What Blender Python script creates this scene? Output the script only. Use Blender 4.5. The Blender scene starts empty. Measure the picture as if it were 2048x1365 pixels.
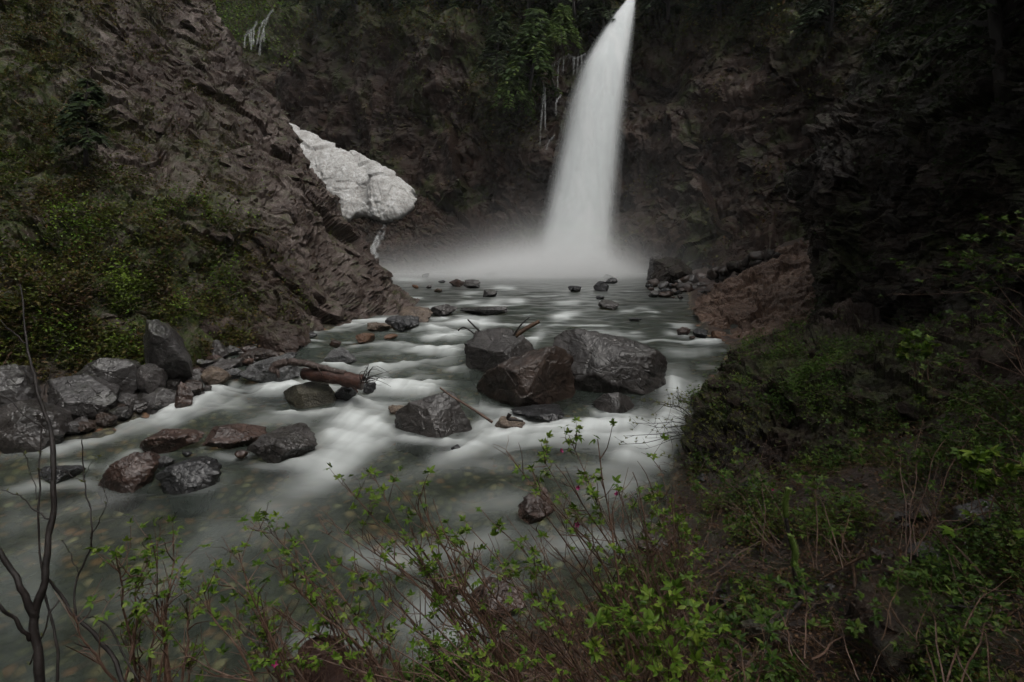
import bpy, bmesh, math, random
import numpy as np
from mathutils import Vector

SC = bpy.context.scene
COL = SC.collection
# ------------------------------------------------------------------ camera
F = 1138.0                      # focal length in photo pixels (2048 wide), about 20 mm on full frame
PITCH = math.radians(11.3)
CAM = np.array([0.0, 0.0, 3.5])
FWD = np.array([0, math.cos(PITCH), -math.sin(PITCH)])
UPV = np.array([0, math.sin(PITCH), math.cos(PITCH)])
RGT = np.array([1.0, 0, 0])
cam = bpy.data.cameras.new('camera')
cam.sensor_width = 36.0
cam.lens = F / 2048 * 36.0
cam.clip_start = 0.05
cam.clip_end = 500
co = bpy.data.objects.new('camera', cam)
co.location = CAM
co.rotation_euler = (math.pi / 2 - PITCH, 0, 0)
COL.objects.link(co)
SC.camera = co
# ------------------------------------------------------------------ light: overcast sky over a deep gorge
SUN_EL, SUN_AZ = math.radians(66), math.radians(140)
world = bpy.data.worlds.new('World')
SC.world = world
world.use_nodes = True
wn = world.node_tree
for n in list(wn.nodes):
    wn.nodes.remove(n)
sky = wn.nodes.new('ShaderNodeTexSky')
sky.sky_type = 'NISHITA'
sky.sun_disc = False
sky.sun_elevation = SUN_EL
sky.sun_rotation = SUN_AZ
sky.air_density = 1.0
sky.dust_density = 4.0
hs = wn.nodes.new('ShaderNodeHueSaturation')
hs.inputs['Saturation'].default_value = 0.10
bg = wn.nodes.new('ShaderNodeBackground')
bg.inputs['Strength'].default_value = 0.15
wo = wn.nodes.new('ShaderNodeOutputWorld')
wn.links.new(sky.outputs[0], hs.inputs['Color'])
wn.links.new(hs.outputs[0], bg.inputs['Color'])
wn.links.new(bg.outputs[0], wo.inputs[0])
sun = bpy.data.lights.new('sun', 'SUN')
sun.energy = 1.3
sun.angle = math.radians(30)
sun.color = (1.0, 0.95, 0.89)
so = bpy.data.objects.new('sun', sun)
sd_ = Vector((math.sin(SUN_AZ) * math.cos(SUN_EL), math.cos(SUN_AZ) * math.cos(SUN_EL), math.sin(SUN_EL)))
so.rotation_euler = sd_.to_track_quat('Z', 'Y').to_euler()
so.location = (0, 0, 40)
COL.objects.link(so)
SC.view_settings.view_transform = 'Standard'
SC.view_settings.look = 'None'
SC.view_settings.gamma = 1
SC.view_settings.exposure = 0.02
SC.view_settings.use_curve_mapping = False
SC.cycles.use_denoising = True
SC.cycles.use_adaptive_sampling = True
SC.cycles.adaptive_threshold = 0.04
SC.cycles.adaptive_min_samples = 24
SC.cycles.max_bounces = 4
SC.cycles.diffuse_bounces = 2
SC.cycles.glossy_bounces = 2
SC.cycles.transmission_bounces = 4
SC.cycles.transparent_max_bounces = 24
SC.cycles.volume_bounces = 4
SC.cycles.volume_max_steps = 256
SC.cycles.caustics_reflective = False
SC.cycles.caustics_refractive = False

rng = np.random.default_rng(7)
rnd = random.Random(11)

# ------------------------------------------------------------------ numeric helpers
def P(px, py, t):
    """world point seen at photo pixel (px,py) at depth t along the view axis"""
    return CAM + t * (FWD + (px - 1024) / F * RGT + (682.5 - py) / F * UPV)

def proj(p):
    d = np.asarray(p, float) - CAM
    t = d @ FWD
    return 1024 + F * (d @ RGT) / t, 682.5 - F * (d @ UPV) / t, t

WY = np.array([3, 5, 7, 10, 12.5, 14, 16, 18, 22, 26, 60.0])
WZ = np.array([-1.45, -1.4, -1.3, -1.15, -.95, -.75, -.45, -.25, -.1, 0, 0])
def wz(y):
    return np.interp(y, WY, WZ)

def Wt(px, py):
    """depth at which the ray of the pixel meets the water level"""
    d = FWD + (px - 1024) / F * RGT + (682.5 - py) / F * UPV
    lo, hi = 1.0, 80.0
    for _ in range(50):
        m = (lo + hi) / 2
        p = CAM + m * d
        if p[2] > wz(p[1]): lo = m
        else: hi = m
    return lo
def W(px, py):
    return P(px, py, Wt(px, py))

_perm = np.concatenate([np.random.default_rng(3).permutation(256)] * 3).astype(np.int32)
_grad = np.random.default_rng(4).normal(size=(256, 3)); _grad /= np.linalg.norm(_grad, axis=1)[:, None]
_g0, _g1, _g2 = [np.ascontiguousarray(_grad[:, k], np.float32) for k in range(3)]
def pn(p):
    p = np.asarray(p); x, y, z = [np.ascontiguousarray(p[:, k], np.float32) for k in range(3)]
    ix, iy, iz = np.floor(x).astype(np.int32), np.floor(y).astype(np.int32), np.floor(z).astype(np.int32)
    x = x - ix; y = y - iy; z = z - iz; ix &= 255; iy &= 255; iz &= 255
    fade = lambda f: f * f * f * (f * (f * 6 - 15) + 10)
    u, v, w = fade(x), fade(y), fade(z)
    def g(dx, dy, dz, pxy):
        h = _perm[pxy + ((iz + dz) & 255)]
        return _g0[h] * (x - dx) + _g1[h] * (y - dy) + _g2[h] * (z - dz)
    res = []
    for dx in (0, 1):
        px_ = _perm[(ix + dx) & 255]; col = []
        for dy in (0, 1):
            pxy = _perm[px_ + ((iy + dy) & 255)]
            a = g(dx, dy, 0, pxy); col.append(a + w * (g(dx, dy, 1, pxy) - a))
        res.append(col[0] + v * (col[1] - col[0]))
    return (res[0] + u * (res[1] - res[0])) * 1.6
def fbm(p, o=4, g=0.5):
    a, s, out = 1.0, 1.0, 0
    for k in range(o):
        out = out + a * pn(p * s + 17.3 * k); a *= g; s *= 2.03
    return out
def blocks(p, seed=0, full=False):
    """fractured rock: every cell of a 3-D Voronoi pattern is a tilted, offset plate.  Returns height and edge distance"""
    p = np.asarray(p); x, y, z = [np.ascontiguousarray(p[:, k], np.float32) for k in range(3)]
    ix, iy, iz = np.floor(x).astype(np.int32), np.floor(y).astype(np.int32), np.floor(z).astype(np.int32)
    n = len(x); d1 = np.full(n, 81., np.float32); d2 = d1.copy(); hid = np.zeros(n, np.int32); e1 = np.zeros(n, np.float32); e2 = e1.copy(); e3 = e1.copy()
    fx, fy, fz = x - ix, y - iy, z - iz
    for dx in (-1, 0, 1):
        hx = _perm[(ix + dx + seed) & 255]
        for dy in (-1, 0, 1):
            hy = _perm[hx + ((iy + dy) & 255)]
            for dz in (-1, 0, 1):
                h = _perm[hy + ((iz + dz) & 255)]
                a1 = fx - (dx + .5 + .45 * _g0[h]); a2 = fy - (dy + .5 + .45 * _g1[h]); a3 = fz - (dz + .5 + .45 * _g2[h])
                d = a1 * a1 + a2 * a2 + a3 * a3
                m = d < d1
                d2 = np.where(m, d1, np.minimum(d2, d)); d1 = np.where(m, d, d1)
                hid = np.where(m, h, hid); e1 = np.where(m, a1, e1); e2 = np.where(m, a2, e2); e3 = np.where(m, a3, e3)
    g = (hid * 7 + 13) & 255
    res = (_g0[g] * e1 + _g1[g] * e2 + _g2[g] * e3) * 0.8 + ((hid * 37) & 255) / 255.0 - 0.5, np.sqrt(d2) - np.sqrt(d1)
    return res + (((hid * 91 + 7) & 255) / 255.0,) if full else res

def sstep(a, b, x):
    t = np.clip((x - a) / (b - a), 0, 1); return t * t * (3 - 2 * t)

def catmull(C, nr, nc):
    """C (R,Cc,3) control points -> smooth (nr,nc,3) surface"""
    def axis(A, n):
        R = len(A); u = np.linspace(0, R - 1, n); i = np.minimum(u.astype(int), R - 2); f = (u - i)
        g = lambda k: A[np.clip(i + k, 0, R - 1)]
        sh = (n,) + (1,) * (A.ndim - 1); f = f.reshape(sh)
        p0, p1, p2, p3 = g(-1), g(0), g(1), g(2)
        return .5 * (2 * p1 + (p2 - p0) * f + (2 * p0 - 5 * p1 + 4 * p2 - p3) * f ** 2 + (3 * p1 - p0 - 3 * p2 + p3) * f ** 3)
    A = axis(np.asarray(C, float), nr)
    return axis(A.transpose(1, 0, 2), nc).transpose(1, 0, 2)

def grid_normals(S):
    du = np.gradient(S, axis=1); dv = np.gradient(S, axis=0)
    n = np.cross(du, dv); n /= np.linalg.norm(n, axis=2)[..., None] + 1e-9
    return n

def grid_faces(nr, nc):
    i = np.arange(nr - 1)[:, None] * nc + np.arange(nc - 1)[None, :]
    return np.stack([i, i + 1, i + 1 + nc, i + nc], -1).reshape(-1, 4)

def mesh_np(name, V, Fc, mat, smooth=True, attrs=None, fattrs=None):
    V = np.asarray(V, np.float32).reshape(-1, 3); Fc = np.asarray(Fc, np.int32)
    me = bpy.data.meshes.new(name)
    k = Fc.shape[1]
    me.vertices.add(len(V)); me.vertices.foreach_set('co', V.ravel())
    me.loops.add(Fc.size); me.loops.foreach_set('vertex_index', Fc.ravel())
    me.polygons.add(len(Fc)); me.polygons.foreach_set('loop_start', np.arange(len(Fc), dtype=np.int32) * k)
    if attrs:
        for a, v in attrs.items():
            at = me.attributes.new(a, 'FLOAT', 'POINT'); at.data.foreach_set('value', np.asarray(v, np.float32).ravel())
    me.update(calc_edges=True)
    me.polygons.foreach_set('use_smooth', np.full(len(Fc), bool(smooth)))
    if mat: me.materials.append(mat)
    return me

def link(name, me, parent=None, loc=None, rot=None, scale=None):
    o = bpy.data.objects.new(name, me); COL.objects.link(o)
    if parent is not None: o.parent = parent
    if loc is not None: o.location = loc
    if rot is not None: o.rotation_euler = rot
    if scale is not None: o.scale = scale
    return o
def tag(o, label=None, cat=None, group=None, kind=None):
    if label: o['label'] = label
    if cat: o['category'] = cat
    if group: o['group'] = group
    if kind: o['kind'] = kind
    return o
def empty(name, loc, label, cat, group=None):
    o = bpy.data.objects.new(name, None); COL.objects.link(o); o.location = [float(v) for v in loc]
    return tag(o, label, cat, group)

class MB:
    """collects quads and triangles of tubes, leaves and the like; build() makes ONE mesh object"""
    def __init__(s): s.v = []; s.f = []; s.n = 0; s.a = []
    def add(s, V, Fc, a=0.0):
        V = np.asarray(V, float); s.v.append(V); s.f += [tuple(i + s.n for i in q) for q in Fc]; s.n += len(V)
        s.a.append(np.full(len(V), a))
    def tube(s, pts, rad, k=6, a=0.0, cap=True):
        pts = np.asarray(pts, float); n = len(pts); rad = np.broadcast_to(rad, (n,)) if np.ndim(rad) == 0 else np.asarray(rad, float)
        tg = np.gradient(pts, axis=0); tg /= np.linalg.norm(tg, axis=1)[:, None] + 1e-9
        ref = np.array([0, 0, 1.0]) if abs(tg[0][2]) < .8 else np.array([1.0, 0, 0])
        V = []
        for i in range(n):
            a1 = np.cross(tg[i], ref); a1 /= np.linalg.norm(a1) + 1e-9; a2 = np.cross(tg[i], a1)
            for j in range(k):
                th = 2 * math.pi * j / k
                V.append(pts[i] + rad[i] * (math.cos(th) * a1 + math.sin(th) * a2))
        Fc = [(i * k + j, i * k + (j + 1) % k, (i + 1) * k + (j + 1) % k, (i + 1) * k + j) for i in range(n - 1) for j in range(k)]
        if cap:
            Fc += [tuple(range(k - 1, -1, -1)), tuple((n - 1) * k + j for j in range(k))]
        s.add(V, Fc, a)
    def mesh(s, name, mat, smooth=False):
        me = bpy.data.meshes.new(name)
        me.from_pydata(np.concatenate(s.v).tolist(), [], s.f)
        at = me.attributes.new('var', 'FLOAT', 'POINT'); at.data.foreach_set('value', np.concatenate(s.a).astype(np.float32))
        me.polygons.foreach_set('use_smooth', np.full(len(me.polygons), smooth))
        me.materials.append(mat); me.update()
        return me
    def build(s, name, mat, parent=None, smooth=False, origin=None):
        if origin is not None: s.v = [v - np.asarray(origin) for v in s.v]
        return link(name, s.mesh(name, mat, smooth), parent)

def spline(pts, n=12):
    A = np.asarray(pts, float)
    return catmull(A[:, None, :].repeat(2, 1), n, 2)[:, 0]

# ------------------------------------------------------------------ materials
class NT:
    def __init__(s, name):
        s.m = bpy.data.materials.new(name); s.m.use_nodes = True; s.t = s.m.node_tree
        for n in list(s.t.nodes): s.t.nodes.remove(n)
        s.out = s.t.nodes.new('ShaderNodeOutputMaterial')
    def n(s, typ, **kw):
        nd = s.t.nodes.new('ShaderNode' + typ)
        for k, v in kw.items():
            if hasattr(nd, k) and k not in nd.inputs: setattr(nd, k, v)
            else: s.set(nd.inputs[k], v)
        return nd
    def set(s, sock, v):
        if isinstance(v, bpy.types.NodeSocket): s.t.links.new(v, sock)
        elif isinstance(v, bpy.types.Node): s.t.links.new(v.outputs[0], sock)
        else:
            if sock.type == 'RGBA' and len(v) == 3: v = (*v, 1)
            sock.default_value = v
    def math(s, op, a, b=0.0, c=None, clamp=False):
        nd = s.n('Math', operation=op); nd.use_clamp = clamp
        s.set(nd.inputs[0], a); s.set(nd.inputs[1], b)
        if c is not None: s.set(nd.inputs[2], c)
        return nd.outputs[0]
    def mix(s, fac, a, b):
        nd = s.t.nodes.new('ShaderNodeMix'); nd.data_type = 'RGBA'
        s.set(nd.inputs['Factor'], fac); s.set(nd.inputs['A'], a); s.set(nd.inputs['B'], b)
        return nd.outputs['Result']
    def shmix(s, fac, a, b):
        nd = s.t.nodes.new('ShaderNodeMixShader'); s.set(nd.inputs[0], fac); s.set(nd.inputs[1], a); s.set(nd.inputs[2], b)
        return nd.outputs[0]
    def ramp(s, fac, stops):
        nd = s.t.nodes.new('ShaderNodeValToRGB'); s.set(nd.inputs[0], fac); e = nd.color_ramp.elements
        while len(e) < len(stops): e.new(0.5)
        for el, (p, c) in zip(e, stops):
            el.position = p; el.color = (*c, 1) if not np.isscalar(c) else (c, c, c, 1)
        return nd.outputs[0]
    def noise(s, vec, scale, detail=4, rough=0.55, dist=0.0):
        return s.n('TexNoise', Vector=vec, Scale=scale, Detail=detail, Roughness=rough, Distortion=dist).outputs[0]
    def attr(s, name):
        return s.n('Attribute', attribute_name=name).outputs['Fac']
    def stretch(s, vec, sc):
        nd = s.n('Mapping'); s.set(nd.inputs['Vector'], vec); nd.inputs['Scale'].default_value = sc; return nd.outputs[0]

def mat_rock(name, c_dark, c_mid, c_light, s1=0.6, rough=(.28, .62), moss=0.25, bump=.6, fine=9.0, strata=None, crack=2.2, lichen=0.0, spec=.5, grain=.3, brough=.72, bdet=6, cracks=0.0):
    m = NT(name); tc = m.n('TexCoord').outputs['Object']
    oi = m.n('ObjectInfo').outputs['Random']
    off = m.n('VectorMath', operation='ADD'); m.set(off.inputs[0], tc)
    cb = m.n('CombineXYZ'); m.set(cb.inputs[0], m.math('MULTIPLY', oi, 31.0)); m.set(cb.inputs[1], m.math('MULTIPLY', oi, 17.0)); m.set(off.inputs[1], cb.outputs[0])
    vec = off.outputs[0]
    if strata: vs = m.stretch(vec, strata)
    else: vs = vec
    n1 = m.noise(vs, s1, 4, .65, .4); n2 = m.noise(vec, s1 * 7, 3, .65); n3 = m.noise(vec, fine * 3, 2, .7)
    base = m.ramp(n1, [(.32, c_dark), (.5, c_mid), (.68, c_light)])
    tn = m.attr('tone'); base = m.mix(m.ramp(tn, [(.55, 0.0), (.95, .85)]), base, c_light); base = m.mix(m.ramp(tn, [(.02, 0.0), (.06, .7), (.3, 0.0)]), base, c_dark)
    base = m.mix(m.ramp(n2, [(.38, 0.0), (.7, .75)]), base, c_dark)
    sp = m.ramp(n3, [(.57, 0.0), (.72, .28)])
    base = m.mix(sp, base, tuple(min(1, 1.7 * v + .015) for v in c_light))
    if lichen:
        ln = m.noise(vec, 5.5, 3, .7); base = m.mix(m.ramp(ln, [(.6, 0.0), (.68, lichen)]), base, (.2, .2, .18))
    geo = m.n('NewGeometry'); sx = m.n('SeparateXYZ', Vector=geo.outputs['Normal'])
    mo = m.math('MULTIPLY', m.ramp(sx.outputs[2], [(.35, 0.0), (.85, 1.0)]), m.ramp(m.noise(vec, 1.7, 3, .65), [(.48, 0.0), (.62, 1.0)]))
    mo = m.math('MULTIPLY', mo, moss)
    at = m.math('MULTIPLY', m.attr('moss'), m.ramp(m.noise(vec, 2.6, 3, .7), [(.36, 0.0), (.58, 1.0)]))
    mo = m.math('MAXIMUM', mo, at)
    mc = m.ramp(n2, [(.35, (.016, .022, .006)), (.55, (.035, .05, .011)), (.7, (.075, .075, .02))])
    col = m.mix(mo, base, mc)
    ro = m.ramp(n2, [(.3, rough[0]), (.7, rough[1])])
    ro = m.math('MAXIMUM', ro, m.math('MULTIPLY', mo, .85))
    hgt = m.math('ADD', m.noise(vs, fine, bdet, brough, 0.0 if bdet < 6 else .5), m.math('MULTIPLY', n3, grain))
    if cracks:
        wv = m.n('VectorMath', operation='ADD'); sc = m.n('VectorMath', operation='SCALE'); m.set(sc.inputs[0], m.n('TexNoise', Vector=vec, Scale=2.5, Detail=3.0).outputs['Color']); sc.inputs['Scale'].default_value = .7
        m.set(wv.inputs[0], m.stretch(vec, (1.0, 1.0, 1.7))); m.set(wv.inputs[1], sc.outputs[0])
        vo = m.n('TexVoronoi', feature='DISTANCE_TO_EDGE', Vector=wv.outputs[0], Scale=cracks)
        hgt = m.math('ADD', hgt, m.math('MULTIPLY', m.ramp(vo.outputs['Distance'], [(0, 0.0), (.035, 1.0)]), .9))
    bp = m.n('Bump', Strength=bump, Distance=.12); m.set(bp.inputs['Height'], hgt)
    b = m.n('BsdfPrincipled', Roughness=ro); m.set(b.inputs['Base Color'], col); m.set(b.inputs['Normal'], bp.outputs[0]); m.set(b.inputs['Specular IOR Level'], spec)
    m.t.links.new(b.outputs[0], m.out.inputs[0])
    return m.m

M = {}
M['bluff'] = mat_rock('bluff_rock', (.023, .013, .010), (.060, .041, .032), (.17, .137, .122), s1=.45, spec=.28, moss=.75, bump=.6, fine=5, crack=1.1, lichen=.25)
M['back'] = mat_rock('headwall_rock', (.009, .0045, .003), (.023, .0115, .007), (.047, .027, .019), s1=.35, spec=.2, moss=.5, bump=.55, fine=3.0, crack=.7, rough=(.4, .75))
M['outcrop'] = mat_rock('outcrop_rock', (.008, .004, .003), (.020, .011, .007), (.055, .036, .027), s1=.7, moss=.4, bump=.7, fine=6, rough=(.35, .65), spec=.25)
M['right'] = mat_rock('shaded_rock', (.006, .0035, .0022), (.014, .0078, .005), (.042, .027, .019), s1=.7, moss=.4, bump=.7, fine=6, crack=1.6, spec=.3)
M['boulder'] = mat_rock('wet_boulder_rock', (.012, .010, .009), (.031, .027, .025), (.078, .070, .066), s1=1.4, moss=0.05, bump=.2, fine=11, crack=1.3, rough=(.24, .55), spec=.55, grain=.1, brough=.62, bdet=5, cracks=1.5)
M['boulder_brown'] = mat_rock('brown_boulder_rock', (.014, .009, .007), (.034, .022, .016), (.07, .046, .035), s1=1.6, moss=0.0, bump=.2, fine=11, crack=1.6, rough=(.3, .6), spec=.5, grain=.1, brough=.62, bdet=5, cracks=1.5)
M['slab'] = mat_rock('grey_slab_rock', (.014, .012, .011), (.034, .031, .030), (.085, .08, .079), s1=1.3, moss=0.25, bump=.2, fine=10, crack=1.5, rough=(.26, .55), spec=.55, grain=.1, brough=.62, bdet=5, cracks=1.5)
M['mossy'] = mat_rock('olive_slab_rock', (.025, .022, .015), (.055, .05, .033), (.12, .105, .07), s1=2, moss=0.3, bump=.5, fine=8, crack=2, rough=(.3, .6))
M['red'] = mat_rock('rust_red_stone', (.016, .010, .008), (.042, .023, .017), (.10, .062, .048), s1=2.2, moss=0, bump=.24, fine=12, crack=2, rough=(.3, .55), grain=.06, brough=.58, bdet=4)
M['orange'] = mat_rock('orange_stone', (.04, .02, .010), (.11, .052, .026), (.19, .11, .065), s1=3, moss=0, bump=.4, fine=9, crack=2, rough=(.25, .5))
M['tan'] = mat_rock('tan_speckled_stone', (.04, .028, .021), (.12, .088, .064), (.23, .18, .135), s1=3.2, moss=0, bump=.5, fine=9, crack=2, rough=(.3, .6))
M['dark'] = mat_rock('black_wet_stone', (.010, .010, .010), (.022, .022, .023), (.05, .05, .053), s1=2, moss=0, bump=.24, fine=12, crack=2, rough=(.24, .5), grain=.05, brough=.55, bdet=4)
M['pale'] = mat_rock('pale_grey_stone', (.035, .034, .034), (.10, .10, .10), (.22, .22, .22), s1=2.2, moss=0, bump=.5, fine=8, crack=2, rough=(.25, .5))
M['cobble'] = mat_rock('grey_cobble', (.022, .019, .018), (.058, .052, .050), (.11, .10, .098), s1=2.4, moss=.1, bump=.24, fine=12, crack=2, rough=(.3, .6), grain=.06, brough=.58, bdet=4)

def mat_simple(name, stops, scale, rough=.6, bump=.4, bscale=30, strc=(1, 1, 1), spec=.4):
    m = NT(name); tc = m.stretch(m.n('TexCoord').outputs['Object'], strc)
    c = m.ramp(m.noise(tc, scale, 6, .65), stops)
    bp = m.n('Bump', Strength=bump, Distance=.03); m.set(bp.inputs['Height'], m.noise(tc, bscale, 6, .7))
    b = m.n('BsdfPrincipled', Roughness=rough); m.set(b.inputs['Base Color'], c); m.set(b.inputs['Normal'], bp.outputs[0]); m.set(b.inputs['Specular IOR Level'], spec)
    m.t.links.new(b.outputs[0], m.out.inputs[0]); return m.m
M['bark'] = mat_simple('dark_bark', [(.35, (.008, .006, .005)), (.6, (.022, .016, .014)), (.78, (.06, .052, .046))], 14, .55)
M['cane'] = mat_simple('red_brown_cane', [(.3, (.04, .022, .015)), (.55, (.11, .063, .043)), (.75, (.20, .13, .095))], 10, .45)
M['dead'] = mat_simple('dead_cane', [(.3, (.035, .019, .011)), (.55, (.09, .05, .028)), (.75, (.18, .11, .065))], 8, .5)
M['log'] = mat_simple('red_rotten_wood', [(.3, (.022, .010, .008)), (.55, (.06, .026, .018)), (.75, (.11, .055, .04))], 9, .5, .8, 18, (1, 1, 1))
M['logbark'] = mat_simple('speckled_bark', [(.3, (.018, .013, .011)), (.5, (.06, .04, .033)), (.64, (.11, .085, .075)), (.7, (.28, .27, .26))], 16, .5, .8, 20)
M['mossbark'] = mat_simple('moss_coat', [(.35, (.016, .02, .005)), (.55, (.04, .045, .010)), (.75, (.08, .08, .02))], 9, .9, 1.0, 40)

def mat_leaf(name, stops, trans=.35, rough=.45):
    m = NT(name); v = m.attr('var'); oi = m.n('ObjectInfo').outputs['Random']
    r = m.math('FRACT', m.math('ADD', v, m.math('MULTIPLY', oi, 1.0)))
    c = m.ramp(r, stops)
    b = m.n('BsdfPrincipled', Roughness=rough); m.set(b.inputs['Base Color'], c); b.inputs['Specular IOR Level'].default_value = .2
    t = m.n('BsdfTranslucent'); m.set(t.inputs['Color'], c)
    m.t.links.new(m.shmix(trans, b.outputs[0], t.outputs[0]), m.out.inputs[0]); return m.m
M['leaf'] = mat_leaf('salmonberry_leaf', [(0, (.045, .09, .010)), (.35, (.08, .15, .016)), (.7, (.13, .21, .024)), (1, (.19, .25, .04))])
M['leaf_mid'] = mat_leaf('bank_leaf', [(0, (.025, .055, .008)), (.35, (.042, .085, .012)), (.7, (.07, .12, .018)), (1, (.11, .15, .028))])  # salmonberry leaf colours darkened to stand in for shade on the right bank
M['leaf_dark'] = mat_leaf('brush_leaf', [(0, (.03, .022, .008)), (.25, (.035, .042, .008)), (.5, (.055, .075, .011)), (.75, (.09, .10, .018)), (.9, (.11, .085, .025)), (1, (.11, .055, .025))])
M['leaf_yellow'] = mat_leaf('budding_leaf', [(0, (.05, .06, .010)), (.5, (.10, .11, .018)), (1, (.16, .16, .035))])
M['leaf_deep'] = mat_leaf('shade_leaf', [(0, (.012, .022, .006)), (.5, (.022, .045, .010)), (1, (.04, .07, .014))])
M['needle'] = mat_leaf('conifer_needle', [(0, (.010, .020, .007)), (.5, (.020, .036, .010)), (1, (.032, .052, .014))], .2, .6)
M['cedar'] = mat_leaf('cedar_spray', [(0, (.03, .06, .014)), (.5, (.07, .12, .024)), (1, (.12, .17, .035))], .25, .55)
M['flower'] = mat_leaf('pink_petal', [(0, (.35, .03, .14)), (1, (.5, .07, .22))])
M['shoot'] = mat_leaf('pale_green_shoot', [(0, (.16, .24, .06)), (1, (.28, .36, .11))], .3, .7)
M['bud'] = mat_leaf('yellow_bud', [(0, (.08, .08, .015)), (1, (.15, .13, .03))], .2, .6)

# ground: river pebbles where it is bed, brown leaf litter and soil where it is bank
def mat_ground():
    m = NT('ground_soil'); tc = m.n('TexCoord').outputs['Object']
    bed = m.attr('bed'); rock = m.attr('rock')
    vo = m.n('TexVoronoi', Vector=tc, Scale=5.5, Randomness=1.0)
    pc = m.ramp(m.n('SeparateColor', Color=vo.outputs['Color']).outputs[0], [(0, (.03, .03, .022)), (.35, (.08, .075, .045)), (.6, (.16, .145, .08)), (.78, (.20, .12, .06)), (.9, (.24, .11, .06)), (1, (.36, .33, .20))])
    pc = m.mix(m.ramp(vo.outputs['Distance'], [(.25, 0.0), (.62, .85)]), pc, (.02, .02, .015))
    n = m.noise(tc, 3.2, 8, .7); nf = m.noise(tc, 26, 5, .75)
    soil = m.ramp(n, [(.3, (.007, .004, .003)), (.5, (.020, .012, .008)), (.7, (.042, .025, .016))])
    soil = m.mix(m.ramp(nf, [(.5, 0.0), (.66, .6)]), soil, (.075, .045, .028))
    soil = m.mix(m.ramp(m.noise(tc, 1.3, 6, .7), [(.52, 0.0), (.66, .75)]), soil, (.02, .028, .007))
    rs = m.stretch(tc, (.5, 1.2, 3.0))
    rk = m.ramp(m.noise(rs, 1.1, 8, .68, .5), [(.3, (.018, .012, .010)), (.48, (.045, .030, .024)), (.62, (.075, .048, .036)), (.75, (.12, .072, .046))])
    col = m.mix(rock, soil, rk); col = m.mix(bed, col, pc)
    h = m.math('ADD', m.math('MULTIPLY', m.noise(tc, 9, 8, .72), .7), m.math('MULTIPLY', m.math('SUBTRACT', 1.0, vo.outputs['Distance']), m.math('MULTIPLY', bed, .6)))
    bp = m.n('Bump', Strength=.9, Distance=.08); m.set(bp.inputs['Height'], h)
    b = m.n('BsdfPrincipled', Roughness=m.ramp(n, [(.3, .35), (.7, .7)])); m.set(b.inputs['Base Color'], col); m.set(b.inputs['Normal'], bp.outputs[0])
    m.t.links.new(b.outputs[0], m.out.inputs[0]); return m.m
M['ground'] = mat_ground()

def mat_water():
    m = NT('stream_water'); tc = m.n('TexCoord').outputs['Object']
    foam = m.attr('foam'); murk = m.attr('murk')
    bp = m.n('Bump', Strength=.25, Distance=.05); m.set(bp.inputs['Height'], m.noise(m.stretch(tc, (1.2, 2.2, 1)), 1.6, 4, .5))
    tr = m.n('BsdfTransparent', Color=(.74, .80, .70, 1))
    df = m.n('BsdfDiffuse'); m.set(df.inputs['Color'], (.050, .066, .055)); m.set(df.inputs['Normal'], bp.outputs[0])
    body = m.shmix(murk, tr.outputs[0], df.outputs[0])
    gl = m.n('BsdfGlossy', Roughness=.32); m.set(gl.inputs['Normal'], bp.outputs[0])
    fr = m.n('Fresnel', IOR=1.33); m.set(fr.inputs['Normal'], bp.outputs[0])
    sh = m.shmix(fr.outputs[0], body, gl.outputs[0])
    fm = m.n('BsdfDiffuse', Color=(.80, .84, .83, 1))
    sss = m.n('BsdfTranslucent', Color=(.78, .84, .82, 1))
    fsh = m.shmix(.25, fm.outputs[0], sss.outputs[0])
    m.t.links.new(m.shmix(foam, sh, fsh), m.out.inputs[0]); return m.m
M['water'] = mat_water()

def mat_snow():
    m = NT('old_dirty_snow'); tc = m.n('TexCoord').outputs['Object']
    n = m.noise(tc, 1.1, 7, .7); nf = m.noise(tc, 6.5, 6, .75)
    c = m.ramp(n, [(.3, (.28, .27, .26)), (.5, (.46, .46, .45)), (.75, (.72, .73, .73))])
    c = m.mix(m.ramp(nf, [(.48, 0.0), (.62, .8)]), c, (.24, .21, .18))
    bp = m.n('Bump', Strength=.6, Distance=.12); m.set(bp.inputs['Height'], m.noise(tc, 3.5, 7, .75))
    b = m.n('BsdfPrincipled', Roughness=.7); m.set(b.inputs['Base Color'], c); m.set(b.inputs['Normal'], bp.outputs[0])
    m.t.links.new(b.outputs[0], m.out.inputs[0]); return m.m
M['snow'] = mat_snow()
# ================================================================== THE SETTING
# ------------------------------------------------------------------ ground sheet (stream bed and banks)
SHORE_L = [(-40, 3), (-18, 7.5), (-12.5, 9.6), (-10.2, 11.2), (-8.9, 12.6), (-8.6, 14.5), (-8.6, 16.5), (-8.0, 18.4), (-6.9, 21), (-6.1, 24), (-5.2, 26), (-6.6, 28.5), (-10, 32), (-12.5, 36), (-13, 41), (-11.5, 44.6)]
SHORE_B = [(-6, 45.4), (0, 45.6), (6, 46), (11, 45)]
SHORE_R = [(13.2, 41), (11.6, 37), (10.4, 33), (9.0, 29), (8.0, 25.5), (7.3, 22), (6.9, 19.5), (7.0, 17.9), (5.6, 15.2), (4.6, 13.6), (4.0, 12.3), (3.1, 10.3), (2.5, 8.8), (1.9, 7.7), (1.0, 6.6), (-.14, 5.9), (-2.3, 5.2), (-6, 3.6), (-14, 1), (-40, -5)]
POLY = np.array(SHORE_L + SHORE_B + SHORE_R, float)
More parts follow.
